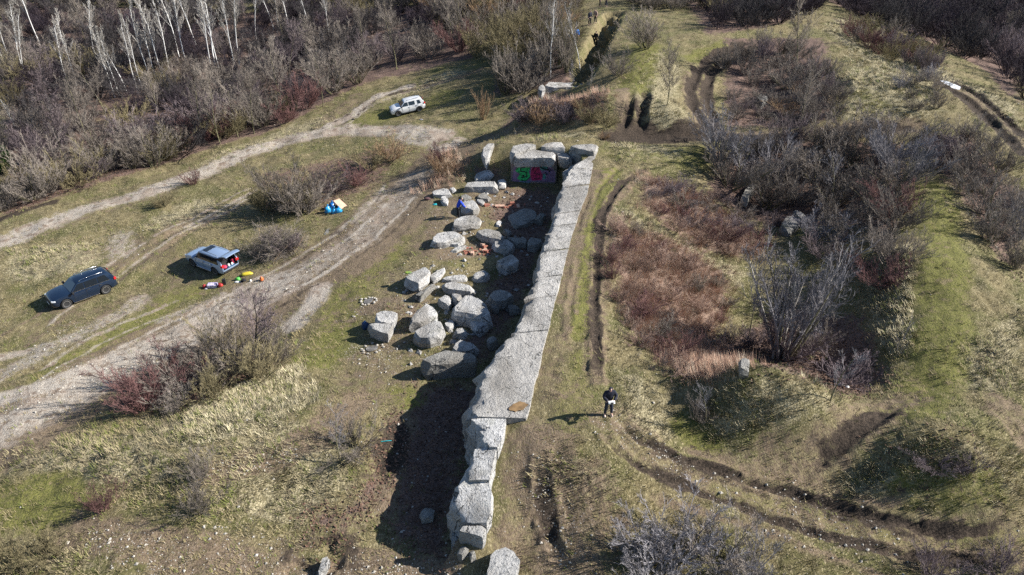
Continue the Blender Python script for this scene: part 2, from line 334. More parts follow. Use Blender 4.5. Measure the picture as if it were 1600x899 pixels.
def concrete_material(name, c1, c2, c3, moss=0.25, speck=1.0):
    q = NB(name); big = q.noise(.7, 5, .6); mid = q.noise(3.2, 5, .65); fine = q.noise(11, 4, .7); pit = q.voro(7, 'F1'); p2 = q.noise(22, 3, .7)
    wob = q.n('ShaderNodeVectorMath'); wob.operation = 'ADD'; nz = q.n('ShaderNodeTexNoise'); nz.inputs['Scale'].default_value = 1.3; nz.inputs['Detail'].default_value = 4; q.t.links.new(q.pos, nz.inputs['Vector'])
    sc_ = q.n('ShaderNodeVectorMath'); sc_.operation = 'SCALE'; sc_.inputs['Scale'].default_value = .9; q.t.links.new(nz.outputs['Color'], sc_.inputs[0]); q.t.links.new(q.pos, wob.inputs[0]); q.t.links.new(sc_.outputs[0], wob.inputs[1])
    crack = q.rng(q.voro(.75, 'DISTANCE_TO_EDGE', 'Distance', wob.outputs[0]), .018, .004); crack = q.math('MULTIPLY', crack, q.rng(big, .45, .55))
    c = q.mix(q.rng(big, .38, .62), c1, c2); c = q.mix(q.math('MULTIPLY', q.rng(mid, .5, .66), .8), c, c3)
    c = q.mix(q.math('MULTIPLY', q.rng(fine, .54, .64), .8*speck), c, (.13,.13,.13)); c = q.mix(q.math('MULTIPLY', q.rng(p2, .57, .66), .8*speck), c, (.72,.7,.66))
    hole = q.math('MULTIPLY', q.rng(pit, .22, .1), q.rng(mid, .42, .6)); c = q.mix(q.math('MULTIPLY', hole, .8*speck), c, (.07,.07,.07)); c = q.mix(q.math('MULTIPLY', crack, .85), c, (.05,.05,.05))
    mo = q.math('MULTIPLY', q.rng(q.noise(.9, 4, .6), .6, .72), moss); c = q.mix(mo, c, (.09,.1,.03))
    stain = q.rng(q.noise(.55, 5, .65, sc=(1.0, .45, 1.0)), .46, .64); c = q.mix(q.math('MULTIPLY', stain, .7), c, (.22,.2,.175)); oi = q.n('ShaderNodeObjectInfo'); c = q.mix(q.rng(oi.outputs['Random'], 0, 1, 0, .42), c, (.25,.24,.225)); lich = q.math('MULTIPLY', q.rng(q.noise(5, 3, .6), .58, .66), q.rng(q.noise(.8, 3), .5, .6)); c = q.mix(q.math('MULTIPLY', lich, .7), c, (.1,.1,.085))
    h = q.math('ADD', q.math('MULTIPLY', mid, .9), q.math('MULTIPLY', fine, .8)); h = q.math('SUBTRACT', h, q.math('MULTIPLY', hole, .5)); h = q.math('SUBTRACT', h, q.math('MULTIPLY', crack, .6))
    q.bump(h, 1.0, .16); return q.done(c, .93)
M_WALL = concrete_material('weathered_concrete', (.53,.505,.475), (.34,.325,.305), (.62,.6,.57), .25, .9)
M_WALL2 = concrete_material('rough_concrete', (.54,.535,.525), (.37,.37,.37), (.66,.65,.64), .2, 1.3)
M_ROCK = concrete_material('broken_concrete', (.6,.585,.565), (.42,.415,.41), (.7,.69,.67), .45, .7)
M_ROCK_DARK = concrete_material('mossy_shaded_broken_concrete', (.27,.26,.24), (.18,.175,.16), (.36,.35,.32), .6)  # for mossy rock, and for stones with their shade put into the colour

# ------------------------------------------------------------------ the ground: one sheet to the horizon
def _axis():
    N = 570; y = 12*(150/12)**(np.arange(N+1)/N)
    y = np.concatenate([[-400, -120, -50, -20, -4, 4, 9], y, 150*(12)**(np.arange(1, 13)/12)])
    u = np.linspace(-1, 1, 681); o = 1.06*(25)**(np.arange(0, 12)/11); return y, np.concatenate([-o[::-1], u, o])
_ty, _tu = _axis(); _hw = .67*np.clip(_ty, 12, 400)+10
TX = _tu[None, :]*_hw[:, None]; TY = np.repeat(_ty[:, None], len(_tu), 1)
_nr, _nc = TX.shape; tx, ty = TX.ravel(), TY.ravel()
tz = H(tx, ty)
chan = {k: np.zeros(len(tx), np.float32) for k in ('gravel', 'mud', 'green', 'leaf', 'pale', 'red', 'earth', 'stony')}
_wx = .5*fbm(tx*.5, ty*.5, 3, 77); _wy = .5*fbm(tx*.5, ty*.5, 3, 87)
def paint(ch, pts, w, s=1.0, soft=.6, world=False):
    P = np.array(pts, float) if world else line(pts); m = near_box(P, tx, ty, w*2.2)
    d = poly_d(P, tx[m]+_wx[m]*min(w, 1), ty[m]+_wy[m]*min(w, 1)); chan[ch][m] = np.maximum(chan[ch][m], s*sstep(1+soft, 1-soft, d/w))
def area(ch, pts, s=1.0, soft=1.5, sub=False):
    P = line(pts+[pts[0]]); m = near_box(P, tx, ty, soft*2); xx, yy = tx[m]+_wx[m]*1.5, ty[m]+_wy[m]*1.5
    d = poly_d(P, xx, yy); sd_ = np.where(inside(P[:-1], xx, yy), d, -d); v = s*sstep(-soft*.6, soft, sd_)
    if sub: chan[ch][m] *= (1-v)
    else: chan[ch][m] = np.maximum(chan[ch][m], v)
def blob(ch, X, Y, r, s=1.0): paint(ch, [(X, Y), (X+1, Y)], r, s, .8)
# pale straw banks
for P in ([(1090,640),(1180,590),(1290,610),(1330,650),(1200,680),(1100,690)], [(1180,765),(1320,740),(1420,690),(1520,690),(1598,700),(1598,800),(1450,800),(1300,780)],
          [(960,560),(1010,580),(1060,640),(1070,690),(1000,690),(960,630)], [(960,320),(1010,340),(1120,400),(1180,430),(1160,460),(1060,400),(960,350)],
          [(1350,400),(1430,380),(1440,540),(1390,560),(1330,480)], [(1490,540),(1598,470),(1598,620),(1500,620)], [(1440,260),(1490,300),(1500,380),(1460,350)],
          [(1280,45),(1330,25),(1420,80),(1560,150),(1598,180),(1598,240),(1500,140),(1440,110),(1380,110)], [(1310,120),(1440,110),(1480,170),(1440,200),(1310,190)],
          [(300,640),(480,560),(510,620),(430,690),(280,720),(160,690)], [(0,690),(160,670),(330,720),(340,770),(100,770),(0,740)], [(330,690),(520,650),(560,760),(480,830),(330,800)],
          [(0,810),(120,830),(170,898),(0,898)], [(200,355),(300,310),(410,320),(280,370)], [(0,390),(150,370),(170,410),(80,440),(0,450)],
          [(940,210),(1010,225),(1090,235),(1060,255),(960,255)], [(820,213),(930,208),(960,220),(830,222)], [(985,170),(1060,160),(1090,200),(1020,210)],
          [(800,700),(900,690),(980,740),(960,800),(840,780)], [(560,170),(620,140),(720,100),(740,115),(600,165)], [(250,275),(400,215),(520,175),(530,190),(400,235)],
          [(1080,80),(1160,60),(1180,70),(1100,100)], [(1000,80),(1040,80),(1080,130),(1040,180),(980,160)], [(330,240),(470,185),(480,196),(330,262)]):
    area('pale', P, .8)
# green, mossy turf
for pts, w, s in [([(635,320),(610,370),(570,430),(530,500),(500,560)], 1.7, .75), ([(180,530),(260,470),(340,440)], 1.3, .7), ([(60,590),(150,540),(250,480)], 1.0, .6), ([(0,790),(90,800),(60,770)], 1.6, .8),
     ([(910,560),(895,620),(880,660)], 1.0, .55), ([(955,270),(925,340),(915,420),(908,520)], .8, .75), ([(1450,290),(1470,350),(1475,430),(1475,510),(1460,590),(1420,640)], 1.5, .75),
     ([(1010,70),(1000,120),(985,140)], 1.8, .7), ([(1080,90),(1140,68)], 1.0, .7), ([(620,610),(640,625)], .8, 1), ([(1100,128),(1093,165)], .6, .9), ([(960,240),(1060,250),(1090,245)], 1.4, .5),
     ([(560,190),(620,175),(700,150)], 2.0, .6), ([(680,110),(740,105)], 1.2, .5), ([(1300,800),(1420,830),(1590,848)], .7, .6), ([(1120,765),(1230,795)], .5, .6), ([(1060,235),(1100,240)], 1.5, .5), ([(1350,150),(1370,170)], 1.5, .5),
     ([(0,440),(60,520)], 1.2, .3), ([(620,560),(600,600)], 1.4, .45), ([(720,415),(690,400)], 1.0, .5), ([(1100,690),(1080,660)], 1.0, .7), ([(1550,770),(1420,760)], 1.0, .6), ([(300,380),(240,420)], 1.0, .45)]: paint('green', pts, w, s)
# earth: trodden and bare
for pts, w, s in [([(700,240),(650,290),(600,350),(520,410),(440,450),(370,490),(280,530),(190,575),(90,630),(0,680)], 3.1, 1), ([(960,655),(1040,715),(1150,760),(1290,805),(1400,840),(1598,850)], 1.5, .5),
     ([(1410,625),(1330,680),(1250,720),(1170,735)], 1.3, .55), ([(930,270),(905,350),(885,470)], .6, .6), ([(1000,270),(950,320),(934,420),(932,590)], .7, .6), ([(330,740),(430,720),(500,680),(560,620)], .9, .8),
     ([(120,830),(220,850),(330,870),(450,890)], 1.2, .7), ([(680,380),(720,330),(770,300)], 2.5, .6), ([(660,440),(620,500),(600,560),(560,610)], 1.5, .5), ([(700,230),(760,215),(830,200)], 1.3, .6),
     ([(840,700),(860,770),(880,850),(890,898)], 1.7, .75), ([(920,740),(940,800),(960,850)], 1.2, .6), ([(800,850),(840,800),(850,760)], 1.0, .6), ([(1085,120),(1095,200)], 1.4, .6), ([(960,212),(1110,210),(1300,208),(1430,196)], 1.2, .7),
     ([(1480,130),(1598,225)], 1.3, .6), ([(560,150),(500,200)], 1.2, .5), ([(970,140),(975,205)], .8, .7), ([(1560,630),(1598,690)], 1.0, .6), ([(880,520),(885,600)], .8, .35), ([(100,480),(200,400),(330,330)], 1.1, .55),
     ([(600,470),(580,480)], 1.0, .7), ([(590,540),(570,560)], 1.0, .5), ([(660,350),(690,345)], .9, .4), ([(540,380),(500,390)], 1.0, .5), ([(505,895),(560,880),(700,890)], .8, .9), ([(600,150),(745,112)], .8, .6)]: paint('earth', pts, w, s)
for pts, w, s in [([(230,395),(330,440),(420,445)], 2.2, .42), ([(130,400),(230,375),(300,340)], 1.6, .4), ([(60,520),(180,480),(280,455)], 1.6, .42), ([(480,420),(560,400),(600,440),(520,500)], 1.8, .42), ([(620,330),(680,300)], 1.5, .5), ([(600,520),(560,600),(520,640)], 1.5, .4), ([(850,560),(900,640),(860,700)], 1.6, .4), ([(640,560),(600,620)], 1.3, .45)]: paint('earth', pts, w, s)
# pale gravel
for pts, w, s in [([(0,378),(60,355),(140,328),(230,303),(320,265),(400,232),(470,213),(540,202),(620,203),(690,212)], 1.5, .74), ([(500,205),(545,182),(570,165),(600,148),(640,135)], .8, .75),
     ([(650,275),(615,325),(565,370),(500,410),(430,450)], 1.8, .5), ([(430,445),(360,485),(280,525),(190,570),(110,615),(0,670)], 2.1, .66), ([(0,625),(90,600),(180,560)], .9, .9), ([(500,450),(485,480),(455,510)], .9, .85), ([(185,370),(190,395)], 1.3, .5),
     ([(220,470),(150,510),(90,540),(0,590)], .9, .55), ([(400,297),(330,335),(290,355)], .3, .6), ([(600,300),(560,345)], .8, .5), ([(630,215),(700,230),(720,215)], 1.0, .6), ([(250,500),(350,460)], .5, .5), ([(0,560),(60,545)], .6, .6)]: paint('gravel', pts, w, s)
# passing wheels left streaks along the tracks
def streaks(pts, offs, seed):
    P = line(pts); s = np.concatenate([[0], np.cumsum(np.hypot(*np.diff(P, axis=0).T))]); t = np.linspace(0, s[-1], int(s[-1]/.8)+2); Q = np.stack([np.interp(t, s, P[:, 0]), np.interp(t, s, P[:, 1])], -1); d = np.gradient(Q, axis=0); d /= np.linalg.norm(d, axis=1)[:, None]; n = np.stack([-d[:, 1], d[:, 0]], -1)
    for k, (o, ch, w, st) in enumerate(offs):
        R = Q+n*(o+.5*vnoise(t*.25, t*0+k*7.7, seed)+.15*vnoise(t*1.1, t*0+k*3.3, seed))[:, None]; a = int(len(R)*.25*_hash(np.array([k]), np.array([seed]), 3)[0]); b = len(R)-int(len(R)*.3*_hash(np.array([k]), np.array([seed]), 4)[0]); paint(ch, R[a:b], w, st*.8, .9, True)
TR = [(640,285),(610,330),(565,370),(500,415),(440,448),(370,488),(280,530),(190,575),(90,630),(0,680)]
streaks(TR, [(-1.9, 'mud', .16, .55), (-1.2, 'earth', .25, .9), (-.5, 'mud', .12, .5), (.2, 'earth', .3, .9), (.9, 'mud', .14, .5), (1.5, 'earth', .25, .9), (2.1, 'mud', .18, .6), (2.5, 'green', .3, .7), (-2.4, 'gravel', .25, .8), (1.2, 'gravel', .2, 1), (-.9, 'gravel', .2, 1), (2.8, 'earth', .3, .9), (-2.9, 'earth', .3, .8)], 3)
streaks([(0,378),(60,355),(140,328),(230,303),(320,265),(400,232),(470,213),(540,202),(620,203)], [(0, 'green', .28, .8), (-.75, 'earth', .15, .8), (.75, 'earth', .15, .8), (1.2, 'mud', .1, .5), (-.45, 'gravel', .15, 1), (.45, 'gravel', .15, 1), (-1.7, 'earth', .2, .7)], 5)
streaks([(400,297),(330,335),(270,365),(200,405),(130,455),(60,510),(0,550)], [(-.7, 'gravel', .2, .7), (.7, 'gravel', .2, .75), (0, 'green', .3, .6), (-1.1, 'earth', .2, .8), (1.1, 'earth', .25, .8)], 6)
streaks([(300,470),(220,500),(150,535),(60,590),(0,625)], [(-.6, 'gravel', .25, .7), (.5, 'gravel', .2, .7), (1.1, 'earth', .3, .8), (-1.3, 'mud', .12, .5)], 8)
streaks([(745,112),(690,125),(640,138),(600,150),(565,168),(545,183),(500,205)], [(-.6, 'mud', .2, .6), (.6, 'mud', .2, .6), (0, 'green', .2, .5), (1.0, 'gravel', .2, .7)], 9)
streaks([(965,265),(930,300),(915,350),(905,410),(900,480),(895,560),(885,640)], [(.5, 'mud', .14, .5), (-.35, 'earth', .3, .8), (.1, 'earth', .2, .6), (1.0, 'green', .4, .7)], 10)
streaks([(950,655),(1020,715),(1110,752),(1250,797),(1400,838),(1598,853)], [(-1.9, 'earth', .3, .8), (0, 'green', .3, .5), (.3, 'mud', .15, .5), (-.9, 'mud', .16, .6), (1.5, 'earth', .3, .8), (1.9, 'mud', .15, .5)], 11)
# wet mud in the ruts
for P, w, d, l in CARVE:
    if d > .1 and w < 1.0:
        m = near_box(P, tx, ty, w*4); xx, yy = tx[m], ty[m]; q = poly_d(P, xx+.22*vnoise(xx*.9, yy*.9, 5)+.12*vnoise(xx*4, yy*4, 7), yy+.22*vnoise(xx*.9, yy*.9, 6)+.12*vnoise(xx*4, yy*4, 8))
        ends = np.minimum(np.hypot(xx-P[0, 0], yy-P[0, 1]), np.hypot(xx-P[-1, 0], yy-P[-1, 1])); ww = w*(1.5+1.5*vnoise(xx*.7, yy*.7, 14)); chan['mud'][m] = np.maximum(chan['mud'][m], min(1, .85+d)*(.98+.7*vnoise(xx*.5, yy*.5, 15)+.5*vnoise(xx*2, yy*2, 16))*sstep(0, 2.2, ends)*sstep(1.5, .5, q/np.maximum(ww, .05)))
for pts, w, s in [([(1070,200),(1110,205)], 1.2, .9), ([(960,212),(1120,212)], 1.1, 1), ([(1120,213),(1300,208),(1420,200)], .6, .8), ([(985,205),(1010,205)], 1.3, .9), ([(1040,730),(1060,740)], .5, .5), ([(0,345),(80,318)], .7, .8), ([(540,375),(520,360)], .6, .4), ([(610,150),(680,125)], .5, .5), ([(620,205),(560,215)], .4, .4)]: paint('mud', pts, w, s)
for pts, w, s in [([(1165,68),(1120,88),(1090,112),(1080,140),(1085,170),(1108,203)], .55, .9), ([(1185,75),(1140,94),(1110,117),(1102,150),(1120,197)], .5, .9), ([(1470,130),(1520,165),(1570,210),(1598,240)], .6, .9), ([(1492,128),(1545,165),(1598,212)], .55, .9), ([(1300,30),(1340,55),(1330,70)], .4, .5), ([(1290,70),(1345,68)], .4, .6)]: paint('mud', pts, w, s)
# leaf litter under the wall, in hollows and woods
for P, s in [([(640,600),(760,560),(800,500),(850,400),(880,300),(790,285),(760,330),(800,380),(770,430),(740,520),(650,590),(620,700),(610,830),(700,890),(715,800),(745,700),(755,600)], 1), ([(560,760),(610,640),(630,650),(600,780),(530,860),(510,840)], .9),
     ([(640,520),(610,470),(650,470),(680,500)], .8), ([(480,800),(540,795),(540,830),(480,840)], .9), ([(1130,60),(1290,60),(1310,190),(1130,200)], .95), ([(1110,240),(1240,215),(1420,220),(1400,380),(1320,350),(1200,350),(1110,310)], 1),
     ([(1130,520),(1240,470),(1350,500),(1390,590),(1330,620),(1180,585)], 1), ([(780,205),(930,195),(960,140),(860,140),(800,170)], .9), ([(0,0),(770,0),(740,90),(560,135),(460,190),(300,240),(0,340)], 1), ([(770,0),(870,0),(900,125),(770,150)], .9),
     ([(1290,0),(1598,0),(1598,170),(1540,110),(1440,60)], 1), ([(1430,210),(1520,210),(1598,310),(1598,440),(1500,310)], .9), ([(740,255),(800,260),(800,300),(740,290)], .8), ([(400,270),(640,215),(600,290),(500,330),(400,330)], .6), ([(160,640),(250,570),(440,540),(450,580),(300,640)], .9), ([(1060,0),(1280,0),(1230,40),(1100,60)], .8), ([(1380,690),(1520,680),(1540,740),(1400,740)], .45)]: area('leaf', P, s)
area('red', [(960,340),(1050,370),(1150,430),(1130,500),(1170,570),(1080,590),(1000,540),(950,440)], .9); area('red', [(1000,270),(1100,300),(1180,360),(1190,410),(1080,390),(1000,320)], .8); area('red', [(680,240),(700,230),(740,250),(720,290),(660,300)], .5)
paint('earth', [(600,790),(620,720),(635,660)], .6, .9); area('red', [(840,150),(960,150),(950,190),(820,195)], .5); paint('earth', [(700,400),(760,385)], 1.0, .8)
# stones lying about
for pts, w, s in [([(0,650),(90,600),(200,560)], 1.6, .9), ([(100,520),(60,560)], 1.2, .8), ([(180,370),(195,395)], 1.4, .8), ([(330,725),(400,725),(440,712)], .6, .9), ([(160,840),(260,870)], 1.0, .7), ([(850,740),(900,850)], 1.3, .5), ([(560,545),(600,560)], 1.2, .7), ([(640,300),(560,360),(470,440)], 1.7, .55), ([(700,330),(740,400),(700,440)], 2.2, .5), ([(640,440),(680,500),(640,560)], 2.2, .5), ([(720,520),(700,580)], 1.6, .5), ([(690,620),(670,720),(660,820)], 1.6, .3), ([(400,230),(620,205)], 1.4, .4),
     ([(1150,770),(1350,830)], 1.5, .4), ([(960,660),(1050,720)], 1.0, .6), ([(660,430),(560,480)], 1.5, .4), ([(700,230),(800,205)], 1, .6), ([(380,840),(450,880)], 2, .4), ([(500,890),(700,895)], .8, .7)]: paint('stony', pts, w, s)
def tus(x, y, pale): return pale*(.30*np.maximum(0, fbm(x*1.1, y*1.1, 2, 61)+.1)+.16*np.abs(fbm(x*2.6, y*2.6, 2, 63))-.06)
tz = tz + tus(tx, ty, chan['pale']*(1-np.maximum.reduce([chan['gravel'], chan['mud'], chan['earth']])))
i0 = np.arange(_nr-1)[:, None]*_nc + np.arange(_nc-1)[None, :]
quads = np.stack([i0, i0+1, i0+_nc+1, i0+_nc], -1).reshape(-1, 4)
g_me = mesh_np('ground', np.stack([tx, ty, tz], -1), quads, M_GROUND, smooth=True)
for nm, ks in (('cover_a', ('gravel', 'mud', 'green', 'leaf')), ('cover_b', ('pale', 'red', 'earth', 'stony'))):
    a = g_me.color_attributes.new(nm, 'FLOAT_COLOR', 'POINT'); a.data.foreach_set('color', np.stack([chan[k] for k in ks], -1).astype(np.float32).ravel())
ground_o = link('ground', g_me); ground_o['kind'] = 'structure'
def cover(ch, x, y):
    """how much of a cover lies at points of the ground"""
    r = np.clip(np.searchsorted(_ty, y), 1, _nr-1); u = np.asarray(x)/(.67*np.clip(y, 12, 400)+10); c = np.clip(np.searchsorted(_tu, u), 1, _nc-1); return chan[ch][r*_nc+c]

# ------------------------------------------------------------------ broken concrete
def roughen(bm, amp, f, seed, amp2=None):
    o = Vector((seed*7.3, seed*3.1, seed*1.7))
    bm.normal_update()
    ds = [(v, v.normal.copy(), mnoise.noise(v.co*f+o)*amp + (abs(mnoise.noise(v.co*f*2.7+o))-.25)*(amp2 if amp2 is not None else amp*.7) + mnoise.noise(v.co*f*7+o)*amp*.22) for v in bm.verts]
    for v, n, d in ds: v.co += n*d
def block_mesh(top, drop, seed, flare=.07, bevel=.06, amp=.05, res=.22, chips=8):
    """an angular lump of broken concrete with the given upper outline (local x, y, z) going down by drop"""
    bm = bmesh.new(); n = len(top); r = random.Random(seed); T = [Vector(p) for p in top]; c = sum(T, Vector())/n; rad = sum((p-c).length for p in T)/n
    for p in T:
        bm.verts.new(p+Vector((0, 0, r.uniform(-.06, .02)*min(drop, 1.2)))); d = p-c; d.z = 0; d = d.normalized() if d.length > 1e-6 else d
        bm.verts.new(p + d*flare*(r.random()*2.2-.2) + Vector((0, 0, -drop*(.35+.3*r.random())))); bm.verts.new(p - d*rad*(.05+.16*r.random()) + Vector((0, 0, c.z-p.z-drop)))
    bm.verts.new(c+Vector((r.uniform(-.3, .3)*rad, r.uniform(-.3, .3)*rad, .015*min(drop, 1.2))))
    res_ = bmesh.ops.convex_hull(bm, input=bm.verts[:]); bmesh.ops.delete(bm, geom=[g for g in set(res_['geom_interior']+res_['geom_unused']) if isinstance(g, bmesh.types.BMVert)], context='VERTS')
    for k in range(chips):                                   # corners knocked off
        a = r.random()*6.283; nrm = Vector((cos(a), sin(a), r.uniform(.25, 1.1))).normalized(); m = max(v.co.dot(nrm) for v in bm.verts); lo = min(v.co.dot(nrm) for v in bm.verts); d = m-(m-lo)*r.uniform(.02, .075)
        g = bmesh.ops.bisect_plane(bm, geom=bm.verts[:]+bm.edges[:]+bm.faces[:], plane_co=nrm*d, plane_no=nrm, clear_outer=True); es = [e for e in g['geom_cut'] if isinstance(e, bmesh.types.BMEdge)]
        if es: bmesh.ops.contextual_create(bm, geom=es)
    bmesh.ops.dissolve_limit(bm, angle_limit=radians(4), verts=bm.verts[:], edges=bm.edges[:])
    bmesh.ops.bevel(bm, geom=bm.edges[:], offset=bevel*.5, segments=1, affect='EDGES', profile=.5, clamp_overlap=True)
    bmesh.ops.triangulate(bm, faces=bm.faces[:])
    for _ in range(5):
        es = [e for e in bm.edges if e.calc_length() > res*1.5]
        if not es or len(bm.verts) > 2600: break
        bmesh.ops.subdivide_edges(bm, edges=es, cuts=1, use_grid_fill=False); bmesh.ops.triangulate(bm, faces=[f for f in bm.faces if len(f.verts) > 3])
    bmesh.ops.remove_doubles(bm, verts=bm.verts[:], dist=.004); bmesh.ops.recalc_face_normals(bm, faces=bm.faces[:])
    roughen(bm, amp, 1.9, seed); return bm
NROCK = 0
def rock(px, h, label, m=None, flare=.08, tilt=0.0, amp=.04, bevel=.07, name='concrete_boulder', cat='boulder', group='broken concrete boulders on the pit floor', zbase=None, sink=.25, res=.17):
    """a boulder from the outline of its upper face; h = height of that face above the soil"""
    global NROCK; NROCK += 1
    cx_ = sum(p[0] for p in px)/len(px); cy_ = max(p[1] for p in px)
    q = at(cx_, cy_+h*12); zb = q[2] if zbase is None else zbase
    h *= .8; pts = np.array([on_level(X, Y, zb+h) for X, Y in px])
    for _ in range(2):
        c = pts.mean(0); zb = float(base_h(c[0:1], c[1:2])[0]) if zbase is None else zbase
        pts = np.array([on_level(X, Y, zb+h) for X, Y in px])
    if tilt:      # far side lifted or lowered, each corner kept on its own sight line
        ys = pts[:, 1]; k = (ys-ys.mean())/(np.ptp(ys)+1e-6); pts = np.array([on_level(X, Y, zb+h+tilt*kk) for (X, Y), kk in zip(px, k)])
    c = pts.mean(0); top = [tuple(p-np.array((c[0], c[1], zb))) for p in pts]
    if sum((top[i][0]*top[(i+1) % len(top)][1]-top[(i+1) % len(top)][0]*top[i][1]) for i in range(len(top))) < 0: top = top[::-1]
    bm = block_mesh(top, h+sink, NROCK+3, flare, min(bevel, h*.3)*.7, amp, res)
    o = bm_obj(name, bm, m or M_ROCK, smooth=True, loc=(c[0], c[1], zb), angle=20); return tag(o, label, cat, group)
RK = [
([(741,274),(753,267),(764,265),(772,271),(766,275),(752,274),(743,281)], .45, 'low bluish slab behind the long flat slab left of the graffiti block', 0),
([(731,284),(776,283),(778,289),(779,292),(770,292),(740,291),(726,292)], .75, 'long flat-topped slab nearest the graffiti block', 0),
([(778,281),(786,279),(791,282),(789,288),(781,288)], .5, 'small grey block wedged between long slab and graffiti block', 0),
([(675,300),(681,296),(694,293),(700,296),(707,305),(702,304),(695,302),(687,300),(677,304)], .4, 'low whitish rubble rock behind the litter at the back left', 0),
([(702,293),(710,293),(713,297),(707,298)], .3, 'tiny grey stone right of the whitish rubble rock', 0),
([(690,306),(696,306),(700,311),(699,317),(693,317),(689,312)], .4, 'small white stone beside the turquoise litter', 0),
([(720,319),(727,314),(742,312),(749,320),(747,325),(739,328),(728,326),(721,323)], .7, 'whitish rounded boulder just right of the person in blue', 0),
([(746,305),(757,300),(766,308),(762,311),(747,309)], .35, 'dark flat stone under the long flat-topped slab', 1),
([(745,311),(752,309),(757,314),(754,319),(747,315)], .25, 'small pinkish stone behind the whitish rounded boulder', 0),
([(720,304),(727,303),(737,308),(727,312),(720,309)], .3, 'grey shaded stone behind the head of the person in blue', 1),
([(705,347),(720,338),(740,336),(751,339),(750,346),(735,350),(718,353),(707,353)], .55, 'knobbly pale boulder in front of the person in blue', 0),
([(672,375),(684,364),(697,362),(717,362),(724,366),(720,369),(697,378),(682,380)], .65, 'white almond-shaped flat boulder at the left edge of the rock field', 0),
([(725,367),(724,375),(715,383),(702,382),(704,377),(716,371)], .3, 'broken-off piece leaning under the white almond-shaped boulder', 0),
([(705,391),(712,387),(730,381),(727,385),(712,393)], .2, 'thin flake of concrete lying in front of the almond-shaped boulder', 0),
([(744,361),(752,356),(762,356),(779,361),(787,370),(780,374),(770,373),(754,367)], .7, 'white flat boulder with a rounded back in the middle of the upper row', 0),
([(769,379),(780,374),(792,373),(804,382),(802,389),(790,390),(775,386)], .6, 'grey oval boulder in front of the white flat boulder', 0),
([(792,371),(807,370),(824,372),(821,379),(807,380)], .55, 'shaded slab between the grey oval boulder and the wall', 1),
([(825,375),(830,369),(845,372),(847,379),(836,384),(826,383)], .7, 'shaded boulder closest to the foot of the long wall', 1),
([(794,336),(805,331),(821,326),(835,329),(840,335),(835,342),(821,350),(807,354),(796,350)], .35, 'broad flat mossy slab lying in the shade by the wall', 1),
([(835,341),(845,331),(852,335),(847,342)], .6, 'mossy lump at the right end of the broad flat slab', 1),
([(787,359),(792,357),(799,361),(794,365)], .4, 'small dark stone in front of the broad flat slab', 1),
([(775,347),(781,343),(785,346),(780,352),(776,351)], .18, 'small pale stone left of the broad flat slab', 0),
([(777,407),(782,401),(796,395),(807,401),(811,407),(807,412),(791,416),(780,415)], 1.0, 'tall round grey boulder with a crack across it, right of the red bricks', 0),
([(738,430),(747,423),(755,421),(764,426),(762,431),(752,433),(742,433)], .6, 'small round grey boulder left of the tall round boulder', 0),
([(689,435),(701,433),(712,429),(724,428),(729,431),(728,436),(710,438),(695,437)], .4, 'low narrow slab right behind the white top-lit slab', 0),
([(691,442),(697,440),(712,440),(730,445),(742,447),(742,452),(735,456),(720,454),(701,451),(694,447)], .65, 'white top-lit slab behind the biggest boulder', 0),
([(704,482),(712,471),(725,460),(732,460),(747,466),(760,477),(767,493),(762,496),(741,494),(725,489),(710,488)], 1.25, 'biggest boulder of the field, greenish grey with a pointed top edge', 0),
([(684,467),(689,462),(701,460),(705,467),(701,475),(694,472)], .7, 'small boulder left of the biggest boulder', 0),
([(706,458),(717,456),(722,460),(714,467),(708,464)], .9, 'small white block squeezed behind the biggest boulder', 0),
([(765,460),(772,454),(785,451),(799,456),(801,460),(790,469),(776,471),(766,466)], .9, 'grey flat boulder right of the biggest boulder', 0),
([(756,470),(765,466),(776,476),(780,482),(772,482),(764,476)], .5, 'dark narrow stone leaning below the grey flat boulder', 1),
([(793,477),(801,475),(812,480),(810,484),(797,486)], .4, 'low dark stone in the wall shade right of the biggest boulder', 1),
([(632,436),(636,430),(650,422),(660,416),(667,417),(672,424),(667,434),(654,443),(645,442)], .75, 'grey slab with a yellow-green thing on its left corner', 0),
([(671,431),(679,426),(694,417),(696,422),(687,432),(677,436)], .5, 'pale plank-like slab right of the slab with the yellow-green thing', 0),
([(649,460),(659,454),(676,442),(681,442),(662,456),(656,464)], .5, 'long thin mossy beam in front of the plank-like slab', 1),
([(640,502),(652,484),(666,475),(672,476),(684,487),(680,491),(670,491),(657,500)], 1.05, 'steep dark boulder with a sunlit right face, second row', 0),
([(646,522),(652,514),(667,510),(680,501),(691,502),(693,512),(689,523),(672,528),(656,527)], 1.0, 'square white-topped boulder with a bluish front', 0),
([(695,505),(702,500),(709,500),(709,506),(700,513)], .4, 'small grey stone right of the steep dark boulder', 0),
([(709,519),(715,512),(724,511),(731,518),(724,521),(712,521)], .65, 'small squat block with a flat top, alone in front of the biggest boulder', 0),
([(733,498),(747,497),(760,500),(762,505),(756,512),(749,516),(740,509)], .75, 'wedge-shaped piece split off the lower right of the biggest boulder', 0),
([(760,530),(765,526),(770,524),(777,529),(772,534),(765,535)], .7, 'small dark pointed stone nearest the widest part of the wall', 1),
([(705,547),(712,536),(719,531),(730,535),(744,537),(746,544),(735,547),(720,549)], .75, 'grey block right behind the long mossy boulder', 0),
([(657,561),(667,559),(681,551),(696,547),(715,551),(734,551),(744,557),(742,562),(732,563),(710,563),(694,564),(675,566),(662,570)], 1.4, 'long mossy boulder at the front of the field', 2),
([(655,801),(665,790),(680,796),(675,808),(660,810)], .45, 'lone shaded stone left of the near end of the wall', 1)]
M_ROCK_LOW = M_ROCK_DARK
